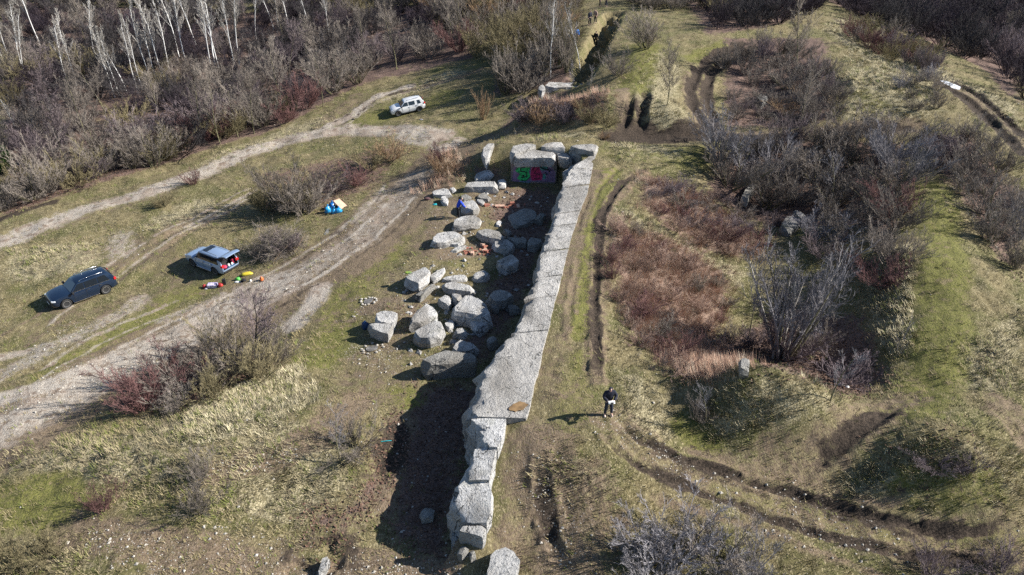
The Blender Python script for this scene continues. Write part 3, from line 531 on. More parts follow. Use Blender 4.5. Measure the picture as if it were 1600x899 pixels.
for i, (px, h, lb, d) in enumerate(RK):
    o = rock(px, h, lb, (M_ROCK, M_ROCK_DARK, M_ROCK_DARK)[d])  # stones lying in shade take the darker copy of the rock colour
o = rock([(759,903),(768,868),(781,850),(790,849),(798,856),(812,876),(806,903)], 1.0, 'large pitted boulder cut by the bottom edge of the picture', M_WALL2, name='concrete_boulder', group=None, res=.16, amp=.07)
o = rock([(752,239),(757,226),(772,222),(767,236),(760,250)], .9, 'upright fragment of concrete backed by straw, left of the graffiti block', M_ROCK, group=None)
# the split boulder at the left of the field: two halves of one thing
t = empty('split_boulder', ground(597, 515)); tag(t, 'flat wedge-shaped boulder split across, with a blue rucksack at its left', 'boulder', 'broken concrete boulders on the pit floor')
for k, px in enumerate(([(590,503),(585,500),(588,490),(595,486),(612,484),(621,486),(615,503)], [(574,508),(578,504),(589,504.5),(614,504.5),(606,521),(588,516)])):
    zb = t.location.z; pts = [on_level(X, Y, zb+.75) for X, Y in px]; top = [(p[0]-t.location.x, p[1]-t.location.y, .75) for p in pts]
    bm = block_mesh(top, 1.0, 70+k, .02, .06, .035, .18); bm_obj('boulder_half', bm, M_ROCK, t, smooth=True, angle=38)

# ------------------------------------------------------------------ the long wall: cast sections along the pit
wall = empty('retaining_wall', ground(850, 660)); tag(wall, 'long straight wall of pale weathered concrete along the right side of the rock pit', 'wall')
wl = np.array(wall.location)
def wedge(name, left, right, seed, drop, amp=.045, lean=.35, m=None, chip=.55, res=.21, parent=None):
    """a length of wall between two top edges given from far to near; its left side is broken and rough"""
    nL = max(len(left), len(right)); par = parent or wall
    def resamp(P, n):
        P = np.array(P); s = np.concatenate([[0], np.cumsum(np.linalg.norm(np.diff(P, axis=0), axis=1))]); return np.stack([np.interp(np.linspace(0, s[-1], n), s, P[:, k]) for k in range(3)], -1)
    Ln = np.linalg.norm(np.array(right[-1])-np.array(right[0])); n = max(4, int(Ln/res)); L = resamp(left, n); R = resamp(right, n)
    across = max(5, int(np.linalg.norm(L[n//2]-R[n//2])/res)); side = 9; rows = []
    for i in range(n):
        a, b = L[i], R[i]; row = []
        o = (a-b); o[2] = 0; o = o/np.linalg.norm(o)
        for k in range(side, 0, -1):                         # broken outer face, from the foot up
            f = k/side; jag = chip*(mnoise.noise(Vector((a[0]*.8, a[1]*.8, f*2.2+seed)))*.6+.55*mnoise.noise(Vector((a[0]*2.4, a[1]*2.4, f*5+seed)))+.3*mnoise.noise(Vector((a[0]*5, a[1]*5, f*9+seed))))
            row.append(a + o*(lean*min(1, f*4)*.9 + jag*min(1, f*4)) + np.array((0, 0, -drop*f**1.1)))
        for k in range(across+1): 
            p = a+(b-a)*k/across; ej = (1-k/across)**3*(.28*mnoise.noise(Vector((p[0]*1.7, p[1]*1.7, seed)))+.16*mnoise.noise(Vector((p[0]*4.5, p[1]*4.5, seed)))); p = p+o*ej; p[2] += (seed*37 % 7-3)*.006+min(0, ej)*.8; row.append(p + np.array((0, 0, -.05 if k in (0,) else 0)))
        row.append(b-o*.02+np.array((0, 0, -.35))); row.append(b-o*.02+np.array((0, 0, -drop)))
        rows.append(row)
    bm = bmesh.new(); vs = [[bm.verts.new(p-wl) for p in r] for r in rows]; k = len(vs[0])
    for i in range(n-1):
        for j in range(k-1): bm.faces.new((vs[i][j], vs[i][j+1], vs[i+1][j+1], vs[i+1][j]))
        bm.faces.new((vs[i][k-1], vs[i][0], vs[i+1][0], vs[i+1][k-1]))
    for r in (vs[0], vs[-1][::-1]):
        f = bm.faces.new(r); 
    ends = [f for f in bm.faces if len(f.verts) > 4]; bmesh.ops.recalc_face_normals(bm, faces=bm.faces[:])
    bmesh.ops.triangulate(bm, faces=ends)
    for _ in range(2):
        es = [e for e in bm.edges if e.calc_length() > .55 and all(len(f.verts) == 3 for f in e.link_faces)]
        if es: bmesh.ops.subdivide_edges(bm, edges=es, cuts=1); bmesh.ops.triangulate(bm, faces=[f for f in bm.faces if len(f.verts) > 4])
    roughen(bm, amp, 1.7, seed); return bm_obj(name, bm, m or M_WALL, par, smooth=True, angle=40)
cuts = [262, 291, 332, 352, 391, 432, 465, 519, 652]
def edge(P, Ya, Yb):
    Q = sorted(P, key=lambda p: p[1]); xs = [p[0] for p in Q]; ys = [p[1] for p in Q]
    yy = [Ya]+[y for y in ys if Ya+1 < y < Yb-1]+[Yb]; return [on_level(np.interp(y, ys, xs), y, wall_top(y)) for y in yy]
WLx = WL+[(740,652)]
skew = [6, 3, 2, 4, -2, 5, 3, 4]
for k in range(len(cuts)-1):
    a, b = cuts[k], cuts[k+1]
    la, lb = a+(0 if k == 0 else 2), b-1+(3 if k < 7 else 0); ra = max(a-(0 if k == 0 else 3), 226); rb = b-4 if k < 7 else b+2
    if k == 0: ra = 236
    L = edge(WLx, la+1.0, min(lb, 651)); R = edge(WR, ra+1.0, min(rb, 654))
    wedge('wall_section', L, R, 20+k*3, 3.9 if k > 1 else 3.2, m=M_WALL if k not in (7,) else M_WALL, chip=.5 if k < 7 else .7, lean=.3 if k < 7 else .55)
px3 = lambda P, h: [on_level(X, Y, h) for X, Y in P]
wedge('wall_section', px3([(741,654),(746,664),(754,672),(756,684),(758,697)], 4.0), px3([(791,654),(787.5,675),(783,690),(777,699)], 4.0), 51, 3.8, chip=.5, lean=.45, m=M_WALL2)
wedge('wall_section', px3([(748,701),(743,710),(736,725),(729,738),(722,750)], 3.75), px3([(776,701),(772,717),(768,735),(764,750)], 3.85), 55, 3.6, chip=.35, lean=.35, m=M_WALL2, amp=.08)
wedge('wall_section', [on_level(X, Y, h) for X, Y, h in [(718,753,3.6),(710,766,3.5),(706,780,3.4),(708,796,3.2),(716,805,3.05),(719,817,2.9)]], [on_level(X, Y, h) for X, Y, h in [(764,753,3.7),(768,766,3.65),(768.5,778,3.6),(766,795,3.4),(761,817,3.05)]], 58, 2.6, chip=.5, lean=.12, m=M_WALL2, amp=.11)
def chunk(px, h, drop, seed, par, nm, m, amp=.06, flare=.04, bevel=.05, res=.18):
    o0 = np.array(par.location); top = [tuple(on_level(X, Y, h)-o0) for X, Y in px]
    if sum((top[i][0]*top[(i+1) % len(top)][1]-top[(i+1) % len(top)][0]*top[i][1]) for i in range(len(top))) < 0: top = top[::-1]
    return bm_obj(nm, block_mesh(top, drop, seed, flare, bevel, amp, res), m, par, smooth=True, angle=38)
chunk([(718,824),(740,820),(760,820),(757,833),(754,838),(735,832),(718,829)], 2.95, 1.0, 61, wall, 'wall_end_block', M_WALL2, amp=.04)
chunk([(712,812),(719,822),(718,840),(719,849),(704,850),(707,832)], 1.9, 1.6, 62, wall, 'wall_footing', M_ROCK)
chunk([(719,853),(730,852),(732,860),(722,866),(715,862)], 2.3, .9, 63, wall, 'wall_footing', M_ROCK_DARK, amp=.08)
chunk([(733,862),(740,859),(744,868),(736,873)], 2.2, .9, 66, wall, 'wall_footing', M_ROCK_DARK, amp=.08)
# the corner with the short return at the far end
chunk([(880,268),(895,257),(924,241),(931,246),(915,265),(898,277),(884,277)], 2.9, 2.4, 64, wall, 'corner_block', M_WALL, amp=.06)
chunk([(890,228),(905,225),(932,224),(936,226),(931,238),(920,236),(905,230)], 3.92, 1.7, 65, wall, 'corner_block', M_WALL, amp=.05)
# rain puddle of rust on the wide part
M_RUST = mat('rust_stain', (.27,.17,.08), .45, var=.45, scale=3)
bm = bmesh.new(); c = on_level(810, 636, 4.065); rr = random.Random(4)
vs = [bm.verts.new((cos(a)*.46*(.8+.35*rr.random())-.0, sin(a)*.30*(.8+.35*rr.random()), 0)) for a in np.linspace(0, 2*pi, 18)[:-1]]; bm.faces.new(vs)
r = bmesh.ops.extrude_face_region(bm, geom=bm.faces[:]); bmesh.ops.translate(bm, vec=(0, 0, .02), verts=[v for v in r['geom'] if isinstance(v, bmesh.types.BMVert)])
bm_obj('rust_puddle', bm, M_RUST, wall, loc=tuple(c-wl+np.array((0, 0, .02))), rot=(0, 0, .5))

# ------------------------------------------------------------------ the block with the graffiti, and slabs lying on it
gb = empty('graffiti_block', (1.75, 59.1, .7)); tag(gb, 'block closing the far end of the pit, its face sprayed with green and red graffiti', 'concrete block')
M_FACE = concrete_material('painted_concrete', (.26,.18,.2), (.18,.125,.145), (.34,.27,.28), .15)
bm = bmesh.new(); box_bm(bm, (.02, .85, .95), (3.7, 1.7, 2.3), bevel=.06); bmesh.ops.triangulate(bm, faces=bm.faces[:]); bmesh.ops.subdivide_edges(bm, edges=bm.edges[:], cuts=5, use_grid_fill=True)
for v in bm.verts:
    if v.co.y > .1: v.co += v.normal*.07*mnoise.noise(v.co*2)
bm_obj('block_body', bm, M_FACE, gb, smooth=True, angle=35)
def spray(pts, m, z=.005):
    bm = bmesh.new(); vs = [bm.verts.new((x, -z, y)) for x, y in pts]; f = bm.faces.new(vs); r = bmesh.ops.extrude_face_region(bm, geom=[f]); bmesh.ops.translate(bm, vec=(0, .003, 0), verts=[v for v in r['geom'] if isinstance(v, bmesh.types.BMVert)])
    bmesh.ops.triangulate(bm, faces=bm.faces[:]); return bm
def stroke(P, w):
    P = [Vector((a, b)) for a, b in P]; L, R = [], []
    for i, p in enumerate(P):
        d = (P[min(i+1, len(P)-1)]-P[max(i-1, 0)]).normalized(); n = Vector((-d.y, d.x))*w/2; L.append(p+n); R.append(p-n)
    return [(p.x, p.y) for p in L+R[::-1]]
PG = mat('green_spray', (.03,.55,.16), .6, var=.5, scale=3); PK = mat('black_spray', (.012,.012,.02), .6, var=.3); PR = mat('crimson_spray', (.5,.03,.13), .6, var=.5, scale=3); PT = mat('teal_spray', (.08,.3,.27), .6, var=.5, scale=3); PP = mat('violet_spray', (.26,.17,.3), .7, var=.5, scale=3); PB = mat('pale_blue_spray', (.15,.24,.34), .7, var=.5, scale=4)
def gp(u, v): return (-1.75+3.55*u, .12+1.85*v)    # u, v over the face
G = lambda L: [gp(*p) for p in L]
for z, P, m in [(.004, [(.0,.1),(.15,.0),(.5,.05),(.98,.02),(.99,.5),(.86,.8),(.7,.9),(.3,.85),(.05,.8)], PP), (.008, [(.08,.62),(.17,.82),(.36,.86),(.42,.7),(.38,.52),(.42,.3),(.34,.1),(.2,.08),(.12,.2),(.18,.42),(.08,.55)], PG),
        (.008, [(.44,.66),(.5,.82),(.6,.8),(.64,.6),(.7,.35),(.68,.12),(.46,.1),(.42,.34)], PR), (.008, [(.62,.8),(.72,.88),(.84,.8),(.8,.64),(.7,.56),(.64,.66)], PT), (.012, [(.1,.02),(.3,-.05),(.42,.0),(.4,.08),(.2,.07)], PB), (.008, [(.7,.4),(.76,.42),(.78,.2),(.71,.15)], PT), (.012, [(.16,.82),(.24,.86),(.22,.92),(.15,.9)], PB)]:
    bm_obj('graffiti', spray(G(P), m, z), m, gb)
for P, w in [([(.3,.72),(.2,.7),(.19,.55),(.33,.5),(.34,.3),(.22,.24)], .1), ([(.1,.6),(.17,.8),(.36,.84),(.42,.68)], .05), ([(.42,.3),(.34,.1),(.2,.1)], .05), ([(.24,.36),(.27,.3)], .17), ([(.46,.6),(.52,.76),(.6,.7),(.5,.45),(.62,.4),(.64,.2),(.5,.2)], .07), ([(.62,.78),(.7,.68),(.78,.62),(.9,.6),(.8,.74),(.86,.5)], .11), ([(.76,.5),(.8,.36)], .08), ([(.72,.84),(.82,.86)], .06)]:
    bm_obj('graffiti', spray(G(P) if 0 else stroke(G(P), w), PK, .016), PK, gb)
def slab(px, h, drop, label, seed, m=M_WALL):
    pts = [on_level(X, Y, h) for X, Y in px]; c = np.mean(pts, 0); c[2] -= drop; top = [tuple(p-c) for p in pts]
    if sum((top[i][0]*top[(i+1) % len(top)][1]-top[(i+1) % len(top)][0]*top[i][1]) for i in range(len(top))) < 0: top = top[::-1]
    o = bm_obj('concrete_slab', block_mesh(top, drop, seed, .0, .09, .05, .2), m, smooth=True, loc=tuple(c), angle=38); return tag(o, label, 'slab', 'slabs lying on the far end of the pit')
slab([(800,243),(803,238),(812,234),(835,234),(856,235),(862,237),(868,241),(868,246),(845,245.5),(820,246),(802,247)], 3.35, .85, 'long cracked slab lying right on top of the graffiti', 81)
slab([(870,238),(887,237.5),(892,242),(894,247),(883,248),(873,246)], 3.2, .9, 'short slab over the dark gap right of the graffiti', 82)
slab([(796,238),(801,228),(815,224),(836,223),(838,228),(825,231),(806,233),(799,242)], 3.55, .9, 'curved slab behind the graffiti block, leftmost at the rear', 83)
slab([(844,230),(854,223),(880,222),(885,226),(882,232),(862,231)], 3.62, 1.0, 'middle slab of the rear row behind the graffiti block', 84)
# bank of the second ruin beyond: a concrete cap on the mound
t = empty('bunker_cap', ground(885, 133)); tag(t, 'grey concrete cap on top of the scrubby mound beyond the graffiti block', 'ruin')
chunk([(843,133),(850,128),(872,128.5),(905,130),(938,132),(937,135),(900,134),(865,132),(849,137)], t.location.z+.5, .6, 91, t, 'cap_slab', M_ROCK, amp=.05)
chunk([(842,134),(849,132),(852,139),(846,143),(841,139)], t.location.z+.5, .9, 92, t, 'cap_end', M_WALL2, amp=.06)
t = empty('hollow_ruin', ground(1237, 357)); tag(t, 'mossy tilted concrete slab among the bushes of the right hollow', 'ruin')
chunk([(1221,348),(1231,337),(1246,337),(1254,343),(1249,352),(1235,361),(1222,357)], t.location.z+.6, 1.1, 93, t, 'slab', M_ROCK_DARK, amp=.08)
chunk([(1240,326),(1258,334),(1261,342),(1256,346),(1254,336),(1240,329)], t.location.z+.8, 1.2, 94, t, 'upstand', M_ROCK_DARK, amp=.04)
o = rock([(1158,308),(1172,284),(1180,288),(1168,312)], .8, 'leaning narrow block of concrete in the bushes left of the hollow ruin', M_ROCK_DARK, name='concrete_block', cat='concrete block', group=None)
o = rock([(1158,562),(1160,560),(1171,560),(1171,574),(1158,574)], .7, 'small upright block at the edge of the dark pit under the many-stemmed tree', M_ROCK_DARK, name='concrete_block', cat='concrete block', group=None)
o = rock([(1182,150),(1192,147),(1200,153),(1190,160)], .9, 'dark block sunk in the leafy hollow near the top', M_ROCK_DARK, name='concrete_block', cat='concrete block', group=None)
o = rock([(504,872),(509,868),(514,872),(510,886),(500,897),(497,893)], .35, 'kerb-like stone beside the dark ditch at the bottom edge', M_ROCK, name='kerb_stone', cat='stone', group=None, amp=.03)

# ------------------------------------------------------------------ bare woody plants
def twig_mat(name, c1, c2, rnd=.25): return mat(name, c1, .9, spec=.15, col2=c2, scale=1.3, objrand=rnd)
M_GREY = twig_mat('grey_twigs', (.255,.22,.19), (.155,.132,.114)); M_OLIVE = twig_mat('olive_twigs', (.225,.19,.11), (.14,.12,.068)); M_RED = twig_mat('red_twigs', (.185,.1,.092), (.115,.068,.068))
M_TAN = twig_mat('tan_twigs', (.33,.23,.14), (.22,.15,.1)); M_PURP = twig_mat('purple_twigs', (.2,.16,.165), (.125,.1,.106)); M_PALE = twig_mat('pale_twigs', (.42,.39,.35), (.28,.26,.24)); M_SILV = twig_mat('silver_twigs', (.27,.255,.265), (.17,.16,.17))
M_DRY = twig_mat('dry_scrub', (.37,.265,.21), (.25,.17,.14)); M_WOOD_SHADE = twig_mat('shaded_wood_twigs', (.078,.07,.07), (.042,.039,.042)); M_WOODP_SHADE = twig_mat('shaded_purple_wood_twigs', (.062,.048,.058), (.033,.027,.034))  # last two darkened: shade of deep wood and valley put into twig colour
M_BIRCH = twig_mat('birch_bark', (.8,.79,.77), (.6,.59,.57), .1); M_BARK = twig_mat('mossy_bark', (.17,.16,.09), (.1,.09,.06)); M_DARKBARK = twig_mat('dark_bark', (.08,.07,.055), (.05,.045,.035)); M_GREEN = twig_mat('evergreen_leaves', (.05,.11,.025), (.03,.07,.015))
def unit(v): return v/np.maximum(np.linalg.norm(v, axis=-1, keepdims=True), 1e-9)
def grow(P, D, L, k, rng, wob=.12, up=.0):
    """n shoots from P along D, length L, k points each"""
    n = len(P); pts = np.empty((n, k, 3)); pts[:, 0] = P; d = D.copy()
    for i in range(1, k):
        d = unit(d + rng.normal(0, wob, (n, 3)) + np.array((0, 0, up))); pts[:, i] = pts[:, i-1] + d*(L/(k-1))[:, None]
    return pts
def sprout(par, per, rng, t0, t1, spread, ratio, k, upbias, wob=.14, up=0.0, lenfall=.5):
    n, kk, _ = par.shape; t = t0+(t1-t0)*(np.arange(per)[None, :]+rng.random((n, per)))/per; f = t*(kk-1); i = np.minimum(f.astype(int), kk-2); f = f-i
    idx = np.arange(n)[:, None]; a = par[idx, i]; b = par[idx, i+1]; P = a+(b-a)*f[..., None]; T = unit(b-a); plen = np.linalg.norm(np.diff(par, axis=1), axis=-1).sum(1)
    r = rng.normal(0, 1, T.shape); r = unit(r - (r*T).sum(-1, keepdims=True)*T); D = unit(T*(1-spread)+r*spread+np.array((0, 0, upbias)))
    L = plen[:, None]*ratio*(1-lenfall*t)*(.65+.7*rng.random((n, per))); return grow(P.reshape(-1, 3), D.reshape(-1, 3), L.ravel(), k, rng, wob, up)
def tubes(pts, r0, r1, sides=3):
    n, k, _ = pts.shape; T = np.gradient(pts, axis=1); T = unit(T); ref = np.where(np.abs(T[..., 2:3]) > .9, np.array((1., 0, 0)), np.array((0, 0, 1.))); A = unit(np.cross(T, ref)); B = np.cross(T, A)
    r0 = np.broadcast_to(r0, (n,)); r1 = np.broadcast_to(r1, (n,)); R = r0[:, None]+(r1-r0)[:, None]*np.linspace(0, 1, k)[None, :]
    an = 2*pi*np.arange(sides)/sides; V = pts[:, :, None, :] + R[..., None, None]*(A[:, :, None, :]*np.cos(an)[:, None]+B[:, :, None, :]*np.sin(an)[:, None]); V = V.reshape(-1, 3)
    b = (np.arange(n)[:, None, None]*k+np.arange(k-1)[None, :, None])*sides; j = np.arange(sides)[None, None, :]; j2 = (j+1) % sides; F = np.stack([b+j, b+j2, b+sides+j2, b+sides+j], -1).reshape(-1, 4); return V, F
def ribbons(pts, w, rng):
    """thin flat twigs ending in a point: two triangles each"""
    a, b = pts[:, 0], pts[:, -1]; T = unit(b-a); s = unit(np.cross(T, rng.normal(0, 1, T.shape)))*w; n = len(a); m = pts[:, pts.shape[1]//2]
    V = np.stack([a-s, a+s, m+s*.8, m-s*.8, b+s*.15, b-s*.15], 1).reshape(-1, 3); i = np.arange(n)[:, None]*6
    return V, np.concatenate([i+np.array([[0, 1, 2, 3]]), i+np.array([[3, 2, 4, 5]])])
def join(parts):
    V, F, o = [], [], 0
    for v, f in parts: V.append(v); F.append(f+o); o += len(v)
    return np.vstack(V), np.vstack(F)
def shrub_parts(seed, stems=16, lean=.75, n1=7, n2=6, n3=4, tw=.006, spread=.55, base=.12, h=1.0, droop=0.0):
    """a shrub one unit tall: (stems, twigs)"""
    rng = np.random.default_rng(seed); az = rng.random(stems)*2*pi; ln = lean*np.sqrt(rng.random(stems)); D = unit(np.stack([np.cos(az)*ln, np.sin(az)*ln, np.ones(stems)*(1-.3*ln)], -1))
    P = np.stack([np.cos(az)*base*rng.random(stems), np.sin(az)*base*rng.random(stems), np.full(stems, -.04)], -1)
    s = grow(P, D, h*(.45+.62*rng.random(stems)), 5, rng, .08, .03-droop*.2); b1 = sprout(s, n1, rng, .12, 1, spread*.72, .5, 4, .26-droop, .07); b2 = sprout(b1, n2, rng, .12, 1, spread*.72, .52, 3, .22-droop, .08); b3 = sprout(b2, n3, rng, .1, 1, spread*.72, .62, 3, .18-droop, .05)
    return join([tubes(s, .0115, .004, 4)]), join([tubes(b1, .0042, .0018), tubes(b2, .0022, .0011), ribbons(b3, tw*.42, rng)])
def tree_parts(seed, n1=16, n2=7, n3=6, t0=.35, spread=.6, ratio=.42, r=.018, lean=.05, tw=.004, up=.25, bend=.04, n4=0, white_limbs=False):
    rng = np.random.default_rng(seed); s = grow(np.array([[0, 0, -.03]]), unit(np.array([[rng.normal(0, lean), rng.normal(0, lean), 1]])), np.array([1.03]), 8, rng, bend, .03)
    b1 = sprout(s, n1, rng, t0, 1, spread, ratio, 5, up, .06, .02); b2 = sprout(b1, n2, rng, .2, 1, spread*.8, .5, 3, up*.8, .07); b3 = sprout(b2, n3, rng, .15, 1, spread*.85, .55, 3, up*.6, .07)
    limbs = tubes(b1, r*(.2 if white_limbs else .34), r*(.06 if white_limbs else .1), 4); c = [tubes(b2, r*.12, r*.05), ribbons(b3, tw, rng)]
    if n4: c.append(ribbons(sprout(b3, n4, rng, .2, 1, spread, .6, 3, up*.4), tw*.8, rng))
    if white_limbs: return join([tubes(s, r, r*.25, 6), limbs]), join(c)
    return tubes(s, r, r*.25, 6), join([limbs]+c)
MESHES = {}
def plant_meshes(key, parts, m1, m2, names):
    MESHES[key] = [(names[0], mesh_np(names[0], *parts[0], m1, smooth=True)), (names[1], mesh_np(names[1], *parts[1], m2))]
def variant(src, key, m1, m2):
    r = []
    for (nm, me, *_), m in zip(MESHES[src], (m1, m2)):
        r.append((nm, me, m))
    MESHES[key] = r
SH = []
for i in range(5):
    plant_meshes(f's{i}', shrub_parts(100+i, 16+i, .8, 7, 7, 7), M_BARK if i % 2 else M_GREY, M_GREY, ('stems', 'twigs')); SH.append(f's{i}')
    for k, m in (('olive', M_OLIVE), ('red', M_RED), ('tan', M_TAN), ('purple', M_PURP), ('silver', M_SILV), ('wood', M_WOOD_SHADE), ('woodp', M_WOODP_SHADE), ('dry', M_DRY)): variant(f's{i}', f'{k}{i}', m, m)
for i in range(3):
    plant_meshes(f'b{i}', tree_parts(200+i, 15, 7, 5, .4, .38, .25, .0078, .06, .0021, .4, .05, 2, True), M_BIRCH, M_PALE, ('trunk', 'crown'))
    plant_meshes(f't{i}', tree_parts(210+i, 18, 8, 6, .22, .55, .46, .014, .08, .0022, .3, .05, 4), M_BARK, M_GREY, ('trunk', 'crown'))
    plant_meshes(f'sap{i}', tree_parts(220+i, 13, 6, 4, .28, .5, .34, .011, .1, .0028, .3, .06), M_BARK, M_SILV, ('trunk', 'crown'))
    plant_meshes(f'rod{i}', shrub_parts(230+i, 26, .34, 6, 4, 2, .005, .35, .1), M_BARK, M_GREY, ('stems', 'twigs'))
variant('rod0', 'rodtan', M_TAN, M_TAN); variant('rod1', 'rodred', M_RED, M_RED); variant('rod2', 'rodol', M_BARK, M_OLIVE); variant('t1', 'tdark', M_DARKBARK, M_PURP)
def tilt(k): return (random.gauss(0, k), random.gauss(0, k))
def plant(kind, p, h, wide, key, label, cat, group=None, rz=None, lean=.05):
    e = empty(kind, p, random.random()*6.28 if rz is None else rz); a, b = tilt(lean); e.rotation_euler = (a, b, e.rotation_euler[2]); e.scale = (h*wide*random.uniform(.8, 1.2), h*wide*random.uniform(.8, 1.2), h)
    for q in MESHES[key]:
        o = link(q[0], q[1], e)
        if len(q) > 2: o.material_slots[0].link = 'OBJECT'; o.material_slots[0].material = q[2]
    return tag(e, label, cat, group)
def shrub(X, Y, h, key, label, group=None, wide=1.0, kind='shrub', cat='shrub'): 
    p = ground(X, Y, -.05); return plant(kind, p, h, wide, key, label, cat, group)
# ---- plants one can point at
one = [
(255,612,2.9,'red1','dense dark red bramble bush at the left end of the thicket by the gravel track',1.25,'red_shrub'),(225,640,2.0,'red3','low dark red bramble on the slope under the left thicket',1.3,'red_shrub'),
(300,605,2.9,'s0','grey bush in the left thicket just right of the dark red bramble',1.2,'shrub'),(345,590,2.8,'s2','grey brown bush in the middle of the left thicket',1.25,'shrub'),(330,625,1.9,'olive3','low olive bush at the front of the left thicket',1.3,'shrub'),
(395,575,3.1,'s1','grey bush round the foot of the thin dark tree by the gravel track',1.15,'shrub'),(435,570,2.3,'s4','small grey bush at the right end of the left thicket',1.2,'shrub'),(350,555,2.6,'olive0','olive bush behind the left thicket next to the gravel track',1.2,'shrub'),(280,640,1.3,'s3','grey low bramble on the straw slope under the thicket',1.4,'shrub'),
(163,800,1.5,'red2','small rusty red bush standing alone on the lower left grass',.9,'red_shrub'),(308,800,1.6,'s3','thin grey bush right of the small rusty red bush',1.1,'shrub'),(320,745,1.2,'s3','faint grey bush above the white stones on the lower left slope',1.3,'shrub'),
(455,322,3.2,'olive1','olive bush behind the big bush by the brush pile',1.3,'shrub'),(472,335,3.0,'s0','grey bush at the right side of the big bush by the brush pile',1.2,'shrub'),(430,395,1.9,'s3','grey bush growing through the brush pile',1.4,'shrub'),(452,392,1.7,'purple4','dark bush growing through the right end of the brush pile',1.4,'shrub'),(405,600,2.2,'olive3','olive bush in the heart of the left thicket',1.3,'shrub'),(450,330,4.3,'s2','big grey brown bush behind the brush pile by the parked silver car',1.1,'shrub'),(415,330,2.6,'olive2','olive bush at the left of the big bush by the brush pile',1.1,'shrub'),(520,300,2.2,'purple1','purplish bush left of the blue bags, behind them',1.2,'shrub'),(555,290,2.0,'red0','reddish bush right behind the blue bags',1.2,'shrub'),(580,265,2.2,'olive1','olive tangled bush on the spit between the two tracks',1.25,'shrub'),(612,250,2.3,'tan0','straw coloured tangled bush at the far end of the spit between tracks',1.2,'shrub'),(490,320,1.8,'s4','small grey bush between the big bush and the blue bags',1.2,'shrub'),
(690,275,2.0,'tan2','orange brown bush at the corner of the track left of the upright concrete fragment',1.1,'shrub'),(683,258,1.9,'red4','pinkish red bush behind the orange brown bush at the track corner',1.1,'red_shrub'),(302,290,1.5,'red2','small red bush beside the upper gravel road',1.1,'red_shrub'),(255,325,1.3,'olive4','low olive bush on the strip between upper road and parked cars',1.5,'shrub'),
(755,185,2.6,'rodtan','upright pale reddish shrub of many straight stems beside the mound',.9,'shrub'),(1010,75,3.4,'s3','round grey bush on the sunlit mound at the top centre',1.35,'shrub'),(965,118,2.2,'s0','grey bush between the dark trench and the green path',1.2,'shrub'),
(840,195,1.7,'tan3','tan scrub on the left half of the mound behind the graffiti block',1.3,'shrub'),(880,192,1.7,'purple3','dark scrub in the middle of the mound behind the graffiti block',1.3,'shrub'),(920,190,1.7,'olive2','olive scrub on the right half of the mound behind the graffiti block',1.3,'shrub'),(860,172,1.2,'purple0','low purplish scrub on the upper face of the mound',1.2,'shrub'),(905,172,1.2,'tan1','low tan scrub on the upper right face of the mound',1.4,'shrub'),(815,190,1.8,'purple4','low dark scrub at the left foot of the mound',1.4,'shrub'),(945,195,1.6,'olive1','low olive scrub at the right foot of the mound',1.3,'shrub'),
(945,215,.7,'tan4','pinkish dry tuft on the grass hump behind the wall corner',1.3,'shrub'),
(1060,868,2.5,'silver0','large silvery bare bush at the bottom edge right of centre',1.3,'shrub'),(1010,893,2.2,'silver2','silvery bush at the bottom edge, left of the large bare one',1.3,'shrub'),(1120,880,2.2,'s1','grey bush at the bottom edge, right of the large silvery one',1.25,'shrub'),(1170,897,1.8,'silver4','low grey bush at the bottom edge under the wheel ruts',1.2,'shrub'),
(1455,899,1.5,'purple2','dark bare bush at the lower right below the wheel ruts',1.1,'shrub'),(15,885,1.7,'olive2','dark olive bush in the lower left corner',1.2,'shrub'),(75,872,1.3,'olive4','low olive bush right of the one in the lower left corner',1.4,'shrub'),(1560,899,1.5,'purple0','dark purplish bush in the lower right corner',1.2,'shrub'),(1460,735,.9,'purple1','dark bramble on the crest of the right bank',1.7,'shrub'),(1510,740,.9,'purple3','dark bramble right of the crest bramble on the right bank',1.6,'shrub'),
(555,700,1.8,'s1','pale grey tangled bush on the slope beside the dark ditch',1.2,'shrub'),(1090,650,1.3,'s4','small grey bush at the left foot of the straw mound',1.2,'shrub'),
(1220,560,3.0,'purple2','dark bush at the foot of the many-stemmed tree',1.2,'shrub'),(1180,545,1.5,'purple4','dark bramble hanging over the pit under the many-stemmed tree',1.3,'shrub'),(1270,545,1.8,'s0','grey bramble right of the many-stemmed tree',1.4,'shrub'),(1320,600,1.6,'purple1','dark bramble in the small hollow with the white rubbish',1.4,'shrub'),(1050,560,1.5,'red0','red brown bramble low on the left slope of the hollow',1.5,'red_shrub')]
for X, Y, h, key, lb, wd, kd in one: shrub(X, Y, h, key, lb, wide=wd, kind=kd)
def tree(X, Y, h, key, label, group=None, wide=1.0, kind='bare_tree', lean=.04, rz=None): return plant(kind, ground(X, Y, -.05), h, wide, key, label, 'tree', group, rz, lean)
tree(400,575,5.2,'tdark','thin dark leafless tree rising from the left thicket over the gravel track',wide=.8); tree(533,722,3.0,'sap0','pale bare sapling above the dark ditch left of the wall',wide=1.2)
tree(1168,535,6.2,'sap1','slender sapling with a pale stem at the left of the many-stemmed tree',wide=.7); tree(1296,632,2.9,'sap2','small dark-stemmed tree on the right end of the straw mound',wide=1.2); tree(1102,658,2.4,'sap0','tiny bare tree at the left foot of the straw mound',wide=1.1); tree(1388,580,3.2,'sap1','young two-stemmed tree on the bank right of the small hollow',wide=.7)
